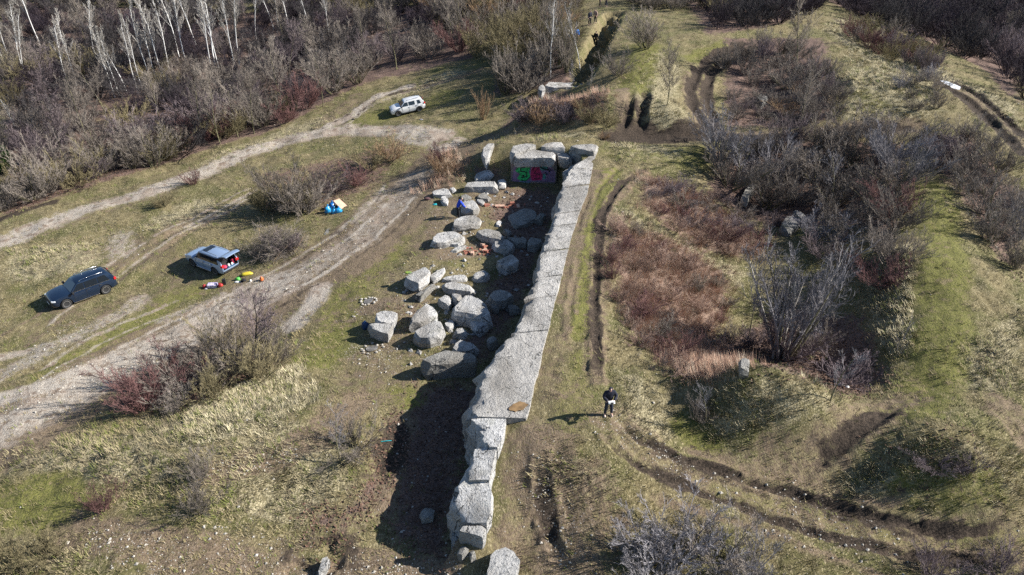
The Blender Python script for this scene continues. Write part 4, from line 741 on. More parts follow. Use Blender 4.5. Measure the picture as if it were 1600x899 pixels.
tree(372,214,5.0,'t0','pale-stemmed tree at the roadside in front of the woods',wide=.9); tree(505,167,5.5,'t2','roadside tree at the bend beside the pink shrub',wide=.85); tree(860,122,7.5,'b0','tall leaning birch in the olive thicket beyond the mound',kind='birch_tree'); tree(907,98,6.5,'b2','thin white birch leaning over the dark trench',kind='birch_tree')
tree(1042,166,4.6,'t2','bare many-twigged young tree on the pale bank right of the two dark gullies',wide=.8); tree(1245,110,7.0,'t1','tall bare tree with a long trunk in the hollow at the top right',wide=.7); tree(1250,195,4.2,'t0','pale bare tree at the lower edge of the leafy hollow',wide=.8); tree(893,152,3.2,'sap2','thin grey sapling on the bunker cap',wide=.8); tree(922,152,2.6,'sap1','thin reddish sapling right of the grey one on the bunker cap',wide=.8)
tree(1150,290,3.4,'sap2','pale forked tree above the leaning block in the right hollow',wide=1.2); tree(1222,300,3.2,'t2','yellow-mossed small tree over the hollow ruin',wide=1.0); tree(1295,320,4.2,'sap0','white-stemmed tree in the dark gap of the right thicket',wide=1.3); tree(1570,75,4.5,'t1','dark spreading tree in the shaded valley at the upper right',wide=1.1); tree(1440,40,5,'tdark','dark tree at the top edge above the shaded valley')
# the many-stemmed tree
e = empty('bare_tree', ground(1222, 562, -.1)); tag(e, 'large many-stemmed leafless tree growing out of the dark pit on the right', 'tree')
rng = np.random.default_rng(5); ns = 17; az = rng.random(ns)*2*pi; ln = .42*np.sqrt(rng.random(ns)); base = np.stack([np.cos(az)*.7*rng.random(ns), np.sin(az)*.5*rng.random(ns), np.zeros(ns)], -1)
s = grow(base, unit(np.stack([np.cos(az)*ln, np.sin(az)*ln, np.ones(ns)], -1)), 4.6+2.9*rng.random(ns), 7, rng, .05, .05)
for q in range(ns): link('trunk', mesh_np('trunk', *tubes(s[q:q+1], .085+.04*rng.random(), .024, 6), (M_BARK, M_SILV, M_PALE)[q % 3], smooth=True), e)
b1 = sprout(s, 14, rng, .3, 1, .4, .3, 4, .35, .1); b2 = sprout(b1, 7, rng, .2, 1, .5, .5, 3, .25); b3 = sprout(b2, 4, rng, .2, 1, .5, .6, 3, .2)
link('crown', mesh_np('crown', *join([tubes(b1, .026, .012), tubes(b2, .011, .007), ribbons(b3, .008, rng)]), M_SILV), e)
# evergreen at the left edge
e = empty('evergreen_bush', ground(4, 272)); tag(e, 'only green leafy bush, at the left edge below the woods', 'bush')
rng = np.random.default_rng(9); n = 5000; d = unit(rng.normal(0, 1, (n, 3))); rad = (.55+.45*rng.random(n))*(1+.25*np.sin(d[:, 0]*5+d[:, 2]*4)); c = d*rad[:, None]*np.array((1.3, 1.3, 1.6))+np.array((0, 0, 1.5)); t1 = unit(rng.normal(0, 1, (n, 3)))*.07; t2 = unit(rng.normal(0, 1, (n, 3)))*.05
link('foliage', mesh_np('foliage', np.stack([c-t1, c+t2, c+t1, c-t2], 1).reshape(-1, 3), np.arange(4*n).reshape(-1, 4), M_GREEN), e); link('stems', MESHES['s1'][0][1], e, scale=(2.4, 2.4, 2.4))
# cut brush heap
e = empty('brush_pile', ground(437, 392)); tag(e, 'heap of cut branches beside the silver car', 'brush pile')
rng = np.random.default_rng(3); n = 260; az = rng.random(n)*2*pi; rr_ = 1.5*np.sqrt(rng.random(n)); P = np.stack([np.cos(az)*rr_*1.3, np.sin(az)*rr_*.9, -.05+(1.7-rr_)*.8*rng.random(n)], -1); a2 = rng.random(n)*2*pi; D = np.stack([np.cos(a2), np.sin(a2), rng.normal(.12, .3, n)], -1)
s = grow(P-D*.7, unit(D), 1.2+1.5*rng.random(n), 5, rng, .16); k = 40
for q in range(k): link('branch', mesh_np('branch', *tubes(s[q:q+1], .028, .012, 5), (M_TAN, M_GREY, M_BARK)[q % 3]), e)
b2 = sprout(s, 7, rng, .2, 1, .6, .45, 3, 0); o = link('loose_twigs', mesh_np('loose_twigs', *join([tubes(s[k:], .016, .006), tubes(b2, .007, .003), ribbons(sprout(b2, 4, rng, .2, 1, .6, .6, 3, 0), .004, rng)]), M_GREY), e)
# ---- scattered plants of the woods and hollows
_placed = []
def where(x, y, xs, ys):
    a = (x-min(xs))/(max(xs)-min(xs)+1e-6); b = (y-min(ys))/(max(ys)-min(ys)+1e-6); return ('near ' if b < .34 else 'far ' if b > .67 else 'middle ')+('left' if a < .34 else 'right' if a > .67 else 'centre')
def scatter(poly, spacing, n_try=4000, seed=1, sep=None):
    P = line(poly); x0, y0 = P.min(0); x1, y1 = P.max(0); rng = random.Random(seed); out = []
    for _ in range(n_try):
        x, y = rng.uniform(x0, x1), rng.uniform(y0, y1)
        if not inside(P, np.array([x]), np.array([y]))[0]: continue
        if all((x-a)**2+(y-b)**2 > spacing**2 for a, b in out) and all((x-a)**2+(y-b)**2 > (spacing*.55)**2 for a, b in _placed): out.append((x, y))
    _placed.extend(out); return out
def pt(x, y): return (x, y, gz(x, y)-.05)
# birches of the left wood
births = [(180,153,7.5),(186,150,6.8),(199,145,7.8),(216,147,8),(222,140,8.5),(236,125,9.5),(243,124,9),(256,122,9.5),(264,110,9),(295,113,10.5),(332,120,11.5),(338,116,11),(344,118,10.5),(368,112,10),(375,104,12),(108,136,7.5),(120,135,8),(40,122,8),(37,115,8.5),(64,72,10.5),(428,45,9),(435,42,9),(452,48,8.5),(483,48,9),(515,60,7),(20,110,9),(5,95,9),(85,200,3.5),(32,215,4),(150,95,9),(280,90,10),(310,80,11),(400,60,9)]
for k, (X, Y, h) in enumerate(births):
    p = ground(X, Y, -.1); _placed.append((p[0], p[1])); plant('birch_tree', p, h*1.05, 1.0, f'b{k % 3}', ('tall ' if h > 9.2 else 'short ' if h < 7.6 else '')+'white-stemmed leafless birch of the left wood, '+('at the left edge' if X < 70 else 'left of the main stand' if X < 150 else 'in the lower left clump' if X < 225 else 'in the middle clump' if X < 300 else 'in the right clump' if X < 380 else 'right of the main stand')+(', rear' if Y < 105 else ', front'), 'tree', 'birches of the left wood', lean=.05)
WOOD = [(0,-40),(400,-40),(760,-40),(745,90),(640,112),(560,140),(480,185),(300,240),(120,300),(0,330)]
EDGE = line([(0,330),(120,298),(300,237),(470,182),(560,137),(640,108),(740,85)])
def near_edge(x, y): return poly_d(EDGE, np.array([x]), np.array([y]))[0] < 11  # front row keeps lit greys; deeper bushes take the shade-darkened twigs
pl = scatter([(0,-20),(400,-20),(720,-15),(740,85),(640,108),(560,137),(470,183),(300,238),(120,300),(0,328)], 3.25, 6000, 3)
xs_ = [q[0] for q in pl]; ys_ = [q[1] for q in pl]
for k, (x, y) in enumerate(pl):
    wh = ', '+('front row, ' if near_edge(x, y) else '')+where(x, y, xs_, ys_); hh_ = random.random(); sz = 'low ' if hh_ < .33 else 'tall ' if hh_ > .67 else ''
    dist = y/110; r = random.random()
    if r < .12: plant('bare_tree', pt(x, y), random.uniform(5, 7.5), .8, random.choice(['t0', 't1', 't2', 'tdark']), 'grey leafless tree among the bushes of the left wood'+wh, 'tree', 'bare trees of the left wood')
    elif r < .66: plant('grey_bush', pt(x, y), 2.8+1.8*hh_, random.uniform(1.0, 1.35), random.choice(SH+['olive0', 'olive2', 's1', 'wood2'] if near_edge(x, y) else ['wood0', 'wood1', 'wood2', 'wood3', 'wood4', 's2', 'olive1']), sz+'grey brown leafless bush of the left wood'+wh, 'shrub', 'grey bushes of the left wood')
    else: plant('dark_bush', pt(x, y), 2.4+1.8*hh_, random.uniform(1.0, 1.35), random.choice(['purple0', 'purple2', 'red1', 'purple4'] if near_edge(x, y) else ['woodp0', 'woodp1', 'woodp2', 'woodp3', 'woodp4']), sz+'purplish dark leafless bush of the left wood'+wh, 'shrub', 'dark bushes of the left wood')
def thicket(poly, sp, hs, keys, label, group, seed, wide=(.95, 1.25), kind='shrub', cat='shrub', lean=.06):
    pts = scatter(poly, sp, 2500, seed); xs = [q[0] for q in pts]; ys = [q[1] for q in pts]
    for x, y in pts:
        h = random.uniform(*hs); k = (h-hs[0])/(hs[1]-hs[0]); plant(kind, pt(x, y), h, random.uniform(*wide), random.choice(keys), ('low ' if k < .33 else 'tall ' if k > .67 else '')+re_low(label)+', '+where(x, y, xs, ys), cat, group, lean=lean)
def re_low(s): return s[4:] if s.startswith(('low ',)) else s[5:] if s.startswith('tall ') else s
thicket([(0,328),(100,300),(240,255),(370,212),(470,184),(450,170),(300,220),(100,280),(0,310)], 1.9, (1.8, 3.2), SH+['olive1', 'olive3', 'olive0'], 'grey brown bush in the hedge along the upper gravel road', 'bushes along the upper gravel road', 21, kind='hedge_bush')
thicket([(275,238),(355,212),(350,195),(285,215)], 1.7, (2.2, 3.0), ['red0', 'red2', 'red3'], 'dark red bush in the hedge along the upper gravel road', 'red bushes along the upper gravel road', 22, kind='red_shrub')
thicket([(775,146),(828,148),(840,122),(893,112),(893,95),(865,70),(790,70)], 1.9, (3.0, 4.5), ['rodol', 'rod2', 'olive1', 'olive3', 's0', 's2', 'rod1'], 'tall olive grey bush of the dense thicket beyond the mound', 'tall bushes beyond the mound', 23, (.9, 1.2), kind='tall_bush')
thicket([(640,-10),(880,-10),(862,40),(770,55),(745,88)], 2.5, (2.6, 4.0), SH+['olive0', 'olive2', 'tan1', 'red4'], 'grey olive bush at the top centre edge', 'bushes at the top centre', 24)
thicket([(990,12),(1065,20),(1055,-10),(990,-12)], 2.4, (2.4, 3.4), SH, 'grey bush behind the round bush at the top centre', 'bushes behind the round bush', 25)
thicket([(1070,-20),(1290,-20),(1255,30),(1200,42),(1110,50)], 2.4, (2.5, 4), ['woodp0', 'woodp1', 'woodp2', 'wood0', 'wood3', 'olive1'], 'dark bush in the shaded dip at the top edge right of centre', 'dark bushes at the top', 26, kind='dark_bush')
thicket([(1125,105),(1180,85),(1245,75),(1290,115),(1315,165),(1240,140),(1180,135)], 1.75, (1.5, 2.5), SH+['purple1', 'purple3'], 'grey bush round the leafy hollow near the top right', 'bushes round the leafy hollow', 27)
thicket([(1240,140),(1315,150),(1320,195),(1260,200)], 1.9, (1.6, 2.3), ['purple1', 's0', 's2'], 'grey bush round the leafy hollow near the top right', 'bushes round the leafy hollow', 28)
thicket([(1115,245),(1240,228),(1400,225),(1425,280),(1385,330),(1310,330),(1225,325),(1130,300)], 2.3, (2.3, 3.7), SH+['purple0', 'silver3', 'silver1', 's1', 's2'], 'grey purple bush in the thicket of the right hollow', 'bushes of the right hollow', 29)
thicket([(1050,300),(1130,310),(1210,350),(1200,395),(1120,380),(1050,345)], 1.8, (1.0, 1.6), ['purple0', 'purple2', 'red1', 's1', 's4'], 'low purplish bramble at the edge of the right hollow', 'brambles of the right hollow', 30, (1.2, 1.6), kind='bramble')
thicket([(1270,360),(1400,330),(1410,380),(1370,460),(1290,440)], 1.9, (1.6, 2.5), ['s0', 's2', 's4', 'purple1', 'silver2', 'red2'], 'low grey bush on the bank right of the many-stemmed tree', 'bushes on the right bank', 31, (1.1, 1.5))
thicket([(1450,235),(1520,222),(1598,300),(1598,430),(1550,390),(1500,310)], 2.2, (1.9, 3.0), ['purple0', 's1', 's3', 'purple3', 's4', 'silver3'], 'grey bush on the slope at the right edge', 'bushes at the right edge', 32)
thicket([(1290,-12),(1610,-12),(1610,160),(1585,145),(1540,105),(1450,70),(1380,45)], 3.3, (3.0, 4.6), ['woodp0', 'woodp1', 'woodp2', 'purple3', 'wood1', 'wood3', 'wood4'], 'dark bush filling the shaded valley at the upper right', 'bushes of the shaded valley', 33, (1.0, 1.4), kind='valley_bush')  # tree shade of the valley put into the dark twig colours
thicket([(1340,45),(1400,70),(1460,100),(1450,115),(1390,95),(1330,60)], 1.8, (1.6, 2.6), ['red1', 'purple2', 's3', 'olive1'], 'reddish bush along the rim of the shaded valley', 'bushes along the valley rim', 34)
thicket([(1390,140),(1450,125),(1480,165),(1420,180)], 1.9, (1.0, 1.7), ['s0', 's2', 'silver3'], 'thin grey bush on the straw slope beside the ice patch', 'thin bushes on the straw slope', 35)

thicket([(955,345),(1050,385),(1130,440),(1150,530),(1070,585),(1000,540),(955,450)], 1.55, (.7, 1.3), ['dry0', 'dry2', 'dry1', 'red3', 's3', 'dry4', 'dry3'], 'low reddish brown scrub on the slope of the right hollow', 'reddish scrub of the right hollow', 39, (1.2, 1.7), kind='low_scrub')
thicket([(1010,285),(1100,300),(1180,360),(1190,405),(1080,380),(1010,325)], 1.6, (.7, 1.2), ['dry0', 'red2', 'dry3', 'purple2', 'dry1'], 'low reddish brown scrub on the slope of the right hollow', 'reddish scrub of the right hollow', 40, (1.2, 1.7), kind='low_scrub')
thicket([(862,0),(905,5),(905,60),(880,62)], 1.5, (1.2, 1.9), ['olive1', 's2', 'tan1', 's0'], 'low bush left of the group by the far trench', 'low bushes by the far trench', 37)
thicket([(1140,150),(1260,150),(1250,195),(1150,190)], 1.7, (.9, 1.5), ['purple1', 's0', 's2', 'tan2'], 'low bush inside the leafy hollow near the top right', 'low bushes of the leafy hollow', 38, (1.2, 1.6))
# ------------------------------------------------------------------ grass, brambles, leaves, stones: uncountable cover
def blades(P, hgt, rng, per, col, width, lay, name, colname='tint'):
    """per blades in every tuft; lay = how far they lie over"""
    n = len(P); Pb = np.repeat(P, per, 0)+np.concatenate([rng.normal(0, .09, (n*per, 2)), np.zeros((n*per, 1))], 1); gx = base_h(P[:, 0]+.8, P[:, 1])-base_h(P[:, 0]-.8, P[:, 1]); gy = base_h(P[:, 0], P[:, 1]+.8)-base_h(P[:, 0], P[:, 1]-.8); az = np.where(np.hypot(gx, gy) > .25, np.arctan2(-gy, -gx)+rng.normal(0, .5, n), rng.random(n)*2*pi); az = np.repeat(az, per)+rng.normal(0, .6, n*per); hh = np.repeat(hgt, per)*(.5+.7*rng.random(n*per)); l = lay*(.5+.9*rng.random(n*per))
    d = np.stack([np.cos(az)*l, np.sin(az)*l, np.ones(n*per)], -1); d = unit(d); tip = Pb+d*hh[:, None]; tip[:, 2] -= hh*.12*l; s = np.stack([-np.sin(az), np.cos(az), np.zeros(n*per)], -1)*width
    Pb[:, 2] -= .03; V = np.stack([Pb-s, Pb+s, tip+s*.35, tip-s*.35], 1).reshape(-1, 3); F = np.arange(4*n*per).reshape(-1, 4)
    q = NB(name+'_straw'); t = q.attr('tint'); m = q.done(q.mix(.0, q.n('ShaderNodeAttribute').outputs[0], (0, 0, 0)), .9)
    for nd in q.t.nodes:
        if nd.type == 'ATTRIBUTE': nd.attribute_name = 'tint'
    me = mesh_np(name, V, F, m); a = me.color_attributes.new('tint', 'FLOAT_COLOR', 'POINT'); c = np.repeat(np.repeat(col, per, 0)*(.75+.5*rng.random((n*per, 1))), 4, 0); a.data.foreach_set('color', np.concatenate([c, np.ones((len(c), 1))], 1).astype(np.float32).ravel())
    o = link(name, me); o['kind'] = 'stuff'; return o
def cand(n, rng, ymax=125):
    y = 18+(ymax-18)*rng.random(n)**1.6; x = (rng.random(n)*2-1)*(.60*y+10); return x, y
rng = np.random.default_rng(21); x, y = cand(420000, rng)
bare = np.maximum.reduce([cover(c, x, y) for c in ('gravel', 'mud')]); we = cover('earth', x, y); wl_ = cover('leaf', x, y); pale = cover('pale', x, y); grn = cover('green', x, y); red = cover('red', x, y)
_pp = np.zeros(len(x), bool)
for a, b in zip(FAULT[2:-3], FAULT[3:-2]): _pp |= seg_d(a, b, x, y)[0] < 1.9
patch = sstep(-.18, .2, fbm(x*.45, y*.45, 3, 55))
prob = (.10+.7*pale*(.25+.75*patch)+.10*patch)*(1-.95*bare)*(1-.8*we)*(1-.93*wl_)*(1-.7*grn)*(1-.6*red)
k = (rng.random(len(x)) < prob) & ~_pp; gx_, gy_ = x[k][:88000], y[k][:88000]; P = np.stack([gx_, gy_, H(gx_, gy_)+tus(gx_, gy_, cover('pale', gx_, gy_)*(1-np.maximum.reduce([cover(c, gx_, gy_) for c in ('gravel', 'mud', 'earth')])))], -1)
pk = cover('pale', gx_, gy_)[:, None]; mixn = rng.random((len(P), 1)); col = (1-pk)*np.array((.2,.165,.088))+pk*np.array((.36,.31,.195)); col = np.where(mixn > .74, np.array((.125,.14,.04)), col); col = np.where(mixn < .22, np.array((.19,.155,.105)), col); col = col*(.8+.5*(patch[k][:len(P)])[:, None])
blades(P, .16+.24*pk[:, 0]*rng.random(len(P))+.06*rng.random(len(P)), rng, 6, col, .014, 1.1, 'dry_grass')
tp = np.zeros(len(x), bool)
for P_ in ([(1090,650),(1130,600),(1190,588),(1290,605),(1330,645),(1200,672),(1110,690)], [(1230,755),(1330,735),(1420,690),(1520,690),(1598,700),(1598,800),(1450,800),(1330,780)], [(1350,400),(1425,385),(1435,540),(1390,560),(1340,480)], [(1310,60),(1400,85),(1470,150),(1440,195),(1330,185),(1330,120)], [(1480,120),(1560,160),(1598,200),(1598,235),(1540,180)], [(300,640),(470,570),(505,620),(430,680),(290,700)], [(960,330),(1020,345),(1130,410),(1160,450),(1040,385)]): tp |= inside(line(P_), x, y)
kt = tp & (bare < .3) & (we < .4) & (rng.random(len(x)) < .3*sstep(-.25, .2, patch)); tx_, ty_ = x[kt][:15000], y[kt][:15000]; Pt = np.stack([tx_, ty_, H(tx_, ty_)+tus(tx_, ty_, cover('pale', tx_, ty_))], -1); ct = np.array((.52,.46,.31))*(.7+.5*rng.random((len(Pt), 1))); ct = np.where(rng.random((len(Pt), 1)) > .82, np.array((.2,.21,.08)), ct)
blades(Pt, .14+.22*rng.random(len(Pt)), rng, 8, ct, .013, 1.0, 'tussock_grass')
prob = red*.6*(1-bare)
k = (rng.random(len(x)) < prob) & ~_pp; gx_, gy_ = x[k][:9000], y[k][:9000]; P = np.stack([gx_, gy_, H(gx_, gy_)], -1); col = np.array((.4,.26,.19))*(.7+.6*rng.random((len(P), 1))); col = np.where(rng.random((len(P), 1)) > .72, np.array((.55,.46,.36)), col)
blades(P, .35+.4*rng.random(len(P)), rng, 14, col, .006, .5, 'dry_brambles')
# stones
M_STONE = mat('chalky_stone', (.46,.43,.38), .95, var=.4, scale=3, bump=.3)
x, y = cand(260000, rng, 85); st = cover('stony', x, y); k = (rng.random(len(x)) < st*.10+.0015); sx, sy = x[k][:3800], y[k][:3800]; n = len(sx); r = .018+.06*rng.random(n)**4+.02*rng.random(n); V0 = np.array([(1,0,0),(-1,0,0),(0,1,0),(0,-1,0),(0,0,1),(0,0,-.6)], float); F0 = np.array([(0,2,4),(2,1,4),(1,3,4),(3,0,4),(2,0,5),(1,2,5),(3,1,5),(0,3,5)])
V = V0[None]*(.6+.7*rng.random((n, 6, 1)))*r[:, None, None]*np.array((1.2, 1, .75)); a = rng.random(n)*6.28; ca, sa = np.cos(a)[:, None], np.sin(a)[:, None]; V = np.stack([V[..., 0]*ca-V[..., 1]*sa, V[..., 0]*sa+V[..., 1]*ca, V[..., 2]], -1)+np.stack([sx, sy, H(sx, sy)+r*.2], -1)[:, None, :]
rub = line([(640,430),(700,380),(740,280),(860,300),(850,400),(800,500),(740,560),(650,590),(600,520)]); xr, yr = cand(60000, rng, 62); kk = inside(rub, xr, yr) & (rng.random(len(xr)) < .10); sx, sy = xr[kk][:620], yr[kk][:620]; m_ = len(sx); r = .05+.17*rng.random(m_)**2.5; V2 = V0[None]*(.6+.7*rng.random((m_, 6, 1)))*r[:, None, None]*np.array((1.3, 1, .7))+rng.normal(0, .015, (m_, 6, 3)); a = rng.random(m_)*6.28; ca, sa = np.cos(a)[:, None], np.sin(a)[:, None]
V2 = np.stack([V2[..., 0]*ca-V2[..., 1]*sa, V2[..., 0]*sa+V2[..., 1]*ca, V2[..., 2]], -1)+np.stack([sx, sy, H(sx, sy)+r*.15], -1)[:, None, :]
o = link('loose_rubble', mesh_np('loose_rubble', V2.reshape(-1, 3), (F0[None]+6*np.arange(m_)[:, None, None]).reshape(-1, 3), M_ROCK)); o['kind'] = 'stuff'
o = link('scattered_stones', mesh_np('scattered_stones', V.reshape(-1, 3), (F0[None]+6*np.arange(n)[:, None, None]).reshape(-1, 3), M_STONE)); o['kind'] = 'stuff'
# fallen leaves
M_LEAF = mat('fallen_leaf', (.16,.09,.06), .8, var=.5, scale=2)
x, y = cand(500000, rng, 70); k = (rng.random(len(x)) < cover('leaf', x, y)*.35); sx, sy = x[k][:26000], y[k][:26000]; n = len(sx); a = rng.random(n)*6.28; L = .05+.04*rng.random(n); d = np.stack([np.cos(a)*L, np.sin(a)*L, rng.normal(0, .02, n)], -1); e2 = np.stack([-np.sin(a)*L*.6, np.cos(a)*L*.6, rng.normal(0, .025, n)], -1); c = np.stack([sx, sy, H(sx, sy)+.03], -1)
o = link('fallen_leaves', mesh_np('fallen_leaves', np.stack([c-d, c+e2, c+d, c-e2], 1).reshape(-1, 3), np.arange(4*n).reshape(-1, 4), M_LEAF)); o['kind'] = 'stuff'

# ------------------------------------------------------------------ cars
M_TYRE = mat('tyre_rubber', (.022,.022,.023), .85, bump=.2); M_RIM = mat('alloy', (.62,.62,.64), .3, metal=.8); M_RIMD = mat('grey_alloy', (.3,.3,.31), .4, metal=.7); M_GLASS = mat('dark_car_glass', (.012,.016,.022), .06, spec=.6, coat=.6); M_BLACK = mat('black_trim', (.02,.02,.022), .5); M_CHROME = mat('chrome_trim', (.75,.76,.78), .15, metal=1.0); M_LAMP = mat('lamp_glass', (.75,.78,.82), .12, coat=.8); M_TAIL = mat('tail_lamp', (.5,.02,.02), .2, coat=.8); M_PLATE = mat('plate_white', (.75,.76,.78), .5)
def car_mats(name, col, metal=.0, rough=.3): return mat(name, col, rough, metal=metal, coat=.9, var=.06, scale=2)
def section(w, zb, zt): return [(0, zb), (.86*w, zb), (.965*w, zb+.10), (w, zb+.42*(zt-zb)), (.995*w, zb+.62*(zt-zb)), (.965*w, zb+.86*(zt-zb)), (.925*w, zt-.015), (.78*w, zt+.015), (0, zt+.035)]
def loft(bm, st):
    rings = []
    for x, half in st:
        pts = [(y, z) for y, z in half]+[(-y, z) for y, z in half[-2:0:-1]]; rings.append([bm.verts.new((x, y, z)) for y, z in pts])
    n = len(rings[0])
    for a, b in zip(rings, rings[1:]):
        for k in range(n): bm.faces.new((a[k], a[(k+1) % n], b[(k+1) % n], b[k]))
    bm.faces.new(rings[0][::-1]); bm.faces.new(rings[-1])
def cut(o, cutters):
    for c in cutters:
        m = o.modifiers.new('cut', 'BOOLEAN'); m.operation = 'DIFFERENCE'; m.object = c; m.solver = 'EXACT'
    me = evaluated(o); old = o.data; o.modifiers.clear(); o.data = me
    for c in cutters: bpy.data.objects.remove(c)
    me.polygons.foreach_set('use_smooth', np.full(len(me.polygons), True)); me.set_sharp_from_angle(angle=radians(32))
def pane(name, pts, n, m, par, th=.012):
    bm = bmesh.new(); n = Vector(n).normalized(); vs = [bm.verts.new(Vector(p)+n*.004) for p in pts]; f = bm.faces.new(vs); r = bmesh.ops.extrude_face_region(bm, geom=[f]); bmesh.ops.translate(bm, vec=n*th, verts=[v for v in r['geom'] if isinstance(v, bmesh.types.BMVert)]); return bm_obj(name, bm, m, par)
def lathe(bm, prof, n=24, axis='Y'):
    rings = [[bm.verts.new((r*cos(2*pi*k/n), y, r*sin(2*pi*k/n))) for k in range(n)] for y, r in prof]
    for a, b in zip(rings, rings[1:]):
        for k in range(n): bm.faces.new((a[k], a[(k+1) % n], b[(k+1) % n], b[k]))
    bm.faces.new(rings[0]); bm.faces.new(rings[-1])
def wheel(par, x, y, r, rim_m, spokes=5):
    bm = bmesh.new(); s = 1 if y > 0 else -1; w = .115
    lathe(bm, [(-w*.8, r*.66), (-w, r*.78), (-w, r*.92), (-w*.75, r), (w*.75, r), (w, r*.92), (w, r*.78), (w*.8, r*.66)]); o = bm_obj('wheel', bm, M_TYRE, par, smooth=True, loc=(x, y, r), angle=35)
    bm = bmesh.new(); lathe(bm, [(s*.02, r*.1), (s*.03, r*.6), (s*(w*.75), r*.66), (s*(w*.86), r*.64), (s*(w*.8), r*.58), (s*.05, r*.56), (s*.045, r*.12)])
    for k in range(spokes):
        a = 2*pi*k/spokes+.3; box_bm(bm, (cos(a)*r*.34, s*w*.62, sin(a)*r*.34), (r*.52, .035, r*.17), rot=Matrix.Rotation(-a, 3, 'Y'), bevel=.01)
    lathe(bm, [(s*w*.5, r*.02), (s*w*.5, r*.13), (s*w*.78, r*.12), (s*w*.8, r*.02)], 12)
    bm_obj('rim', bm, rim_m, o, smooth=True, angle=35)
def suv(front_px, rear_px, lvl, P, paint_m, label, rim_m=M_RIM, rails=M_CHROME, roof_glass=False, open_tail=False, sill=M_BLACK, belt=None):
    L, Wd, Ht, wb, r = P['L'], P['W'], P['H'], P['wb'], P['r']; hl, w = L/2, Wd/2
    f, b = at(*front_px), at(*rear_px); d = f[:2]-b[:2]; d /= np.linalg.norm(d); nrm = np.array((-d[1], d[0]))
    if nrm[1] < 0: nrm = -nrm
    k_ = float(np.clip(np.linalg.norm(f-b)/wb, .83, .9)); mid = (f+b)[:2]/2 + nrm*(w-.05)*k_; off = P.get('axoff', .04); mid = mid+d*off; rz = math.atan2(d[1], d[0])
    zs = [gz(*(mid+d*sx*wb/2+nrm*sy*(w-.15))) for sx in (-1, 1) for sy in (-1, 1)]; z = sum(zs)/4
    root = empty('parked_car', (mid[0], mid[1], z-.02), rz); pitch = math.atan2((zs[2]+zs[3]-zs[0]-zs[1])/2, wb); roll = math.atan2((zs[1]+zs[3]-zs[0]-zs[2])/2, 2*w)
    sgn = 1 if np.dot((-sin(rz), cos(rz)), nrm) > 0 else -1; root.rotation_euler = Matrix.Rotation(rz, 3, 'Z').to_4x4().to_euler() if 0 else (roll*sgn, -pitch, rz); root.scale = (k_, k_, k_); tag(root, label, 'car')
    zt = P['belt']; hood = P['hood']
    st = [(-1.0, .80, .46, zt-.22), (-.985, .88, .40, zt-.08), (-.95, .94, .32, zt-.01), (-.84, .985, .27, zt+.02), (-.4, 1.0, .24, zt), (.1, 1.0, .24, zt-.02), (.36, .995, .24, zt-.03), (.46, .985, .25, hood+.02), (.75, .965, .27, hood-.06), (.9, .91, .29, hood-.14), (.965, .84, .33, hood-.22), (.995, .74, .38, hood-.32), (1.0, .68, .44, hood-.40)]
    bm = bmesh.new(); loft(bm, [(x*hl, section(k*w, zb, z1)) for x, k, zb, z1 in st]); body = bm_obj('body', bm, [paint_m, M_BLACK], root)
    wx = [wb/2+.0, -wb/2]
    def cutter(fn):
        q = bmesh.new(); fn(q)
        for f_ in q.faces: f_.material_index = 0
        bmesh.ops.recalc_face_normals(q, faces=q.faces[:]); me = bpy.data.meshes.new('c'); q.to_mesh(me); q.free(); me.materials.append(M_BLACK); c = bpy.data.objects.new('c', me); COL.objects.link(c); c.parent = root; return c
    cs = []
    for x in wx:
        for s in (-1, 1):
            def fn(q, x=x, s=s): lathe(q, [(s*(w-.26), r+.075), (s*(w+.2), r+.075)], 28); bmesh.ops.translate(q, vec=(x, 0, r), verts=q.verts[:])
            cs.append(cutter(fn))
    rb, rt, fb, ft = P['rb'], P['rt'], P['fb'], P['ft']; rw = P['rw']*w; zb = zt-.04
    def gsec(k, z1, e=.1): # section of the cabin, k = how far the roof is reached
        bw = .925*w; tw = bw+(rw-bw)*k; return [(0, zb), (bw, zb), (bw+(tw-bw)*.5, zb+(z1-zb)*.5), (tw, z1-.06*k), (tw-.09*k-.01, z1-.012*k), (0, z1+.02*k)]
    bm = bmesh.new(); loft(bm, [(rb*hl, gsec(.25, zb+.2)), (rb*hl+.06, gsec(.45, zb+.3)), (rt*hl, gsec(.95, Ht-.06)), (rt*hl+.35, gsec(1, Ht-.015)), ((rt+ft)/2*hl, gsec(1, Ht)), (ft*hl, gsec(1, Ht-.045)), (ft*hl+.12, gsec(.93, Ht-.095)), (fb*hl, gsec(.05, zb+.03))]); cab = bm_obj('cabin', bm, [paint_m, M_BLACK], root)
    if open_tail:
        def bx(q): box_bm(q, (-hl, 0, (.62+Ht)/2-.03), (1.5, Wd-.36, Ht-.62-.14))
        cs.append(cutter(bx)); cut(cab, [cutter(bx)])
    else: cab.data.polygons.foreach_set('use_smooth', np.full(len(cab.data.polygons), True)); cab.data.set_sharp_from_angle(angle=radians(30))
    cut(body, cs)
    # glazing laid on the cabin
    def side(x, k, s):      # point on the side plane: k from belt to roof
        bw = .925*w; return Vector((x, s*(bw+(rw-bw)*k+.006), zb+(Ht-.06-zb)*k))
    for s in (-1, 1):
        for xa, xb, ta, tb in P['win']:
            n = Vector((0, s, .35)); pts = [side(xa*hl, .12, s), side(xb*hl, .12, s), side(tb*hl, .84, s), side(ta*hl, .84, s)]; pane('side_window', pts, n, M_GLASS, root)
        if belt: tube_bm(q := bmesh.new(), [side(P['win'][0][0]*hl, .08, s), side(P['win'][-1][1]*hl, .08, s)], .014, 5); bm_obj('window_trim', q, belt, root)
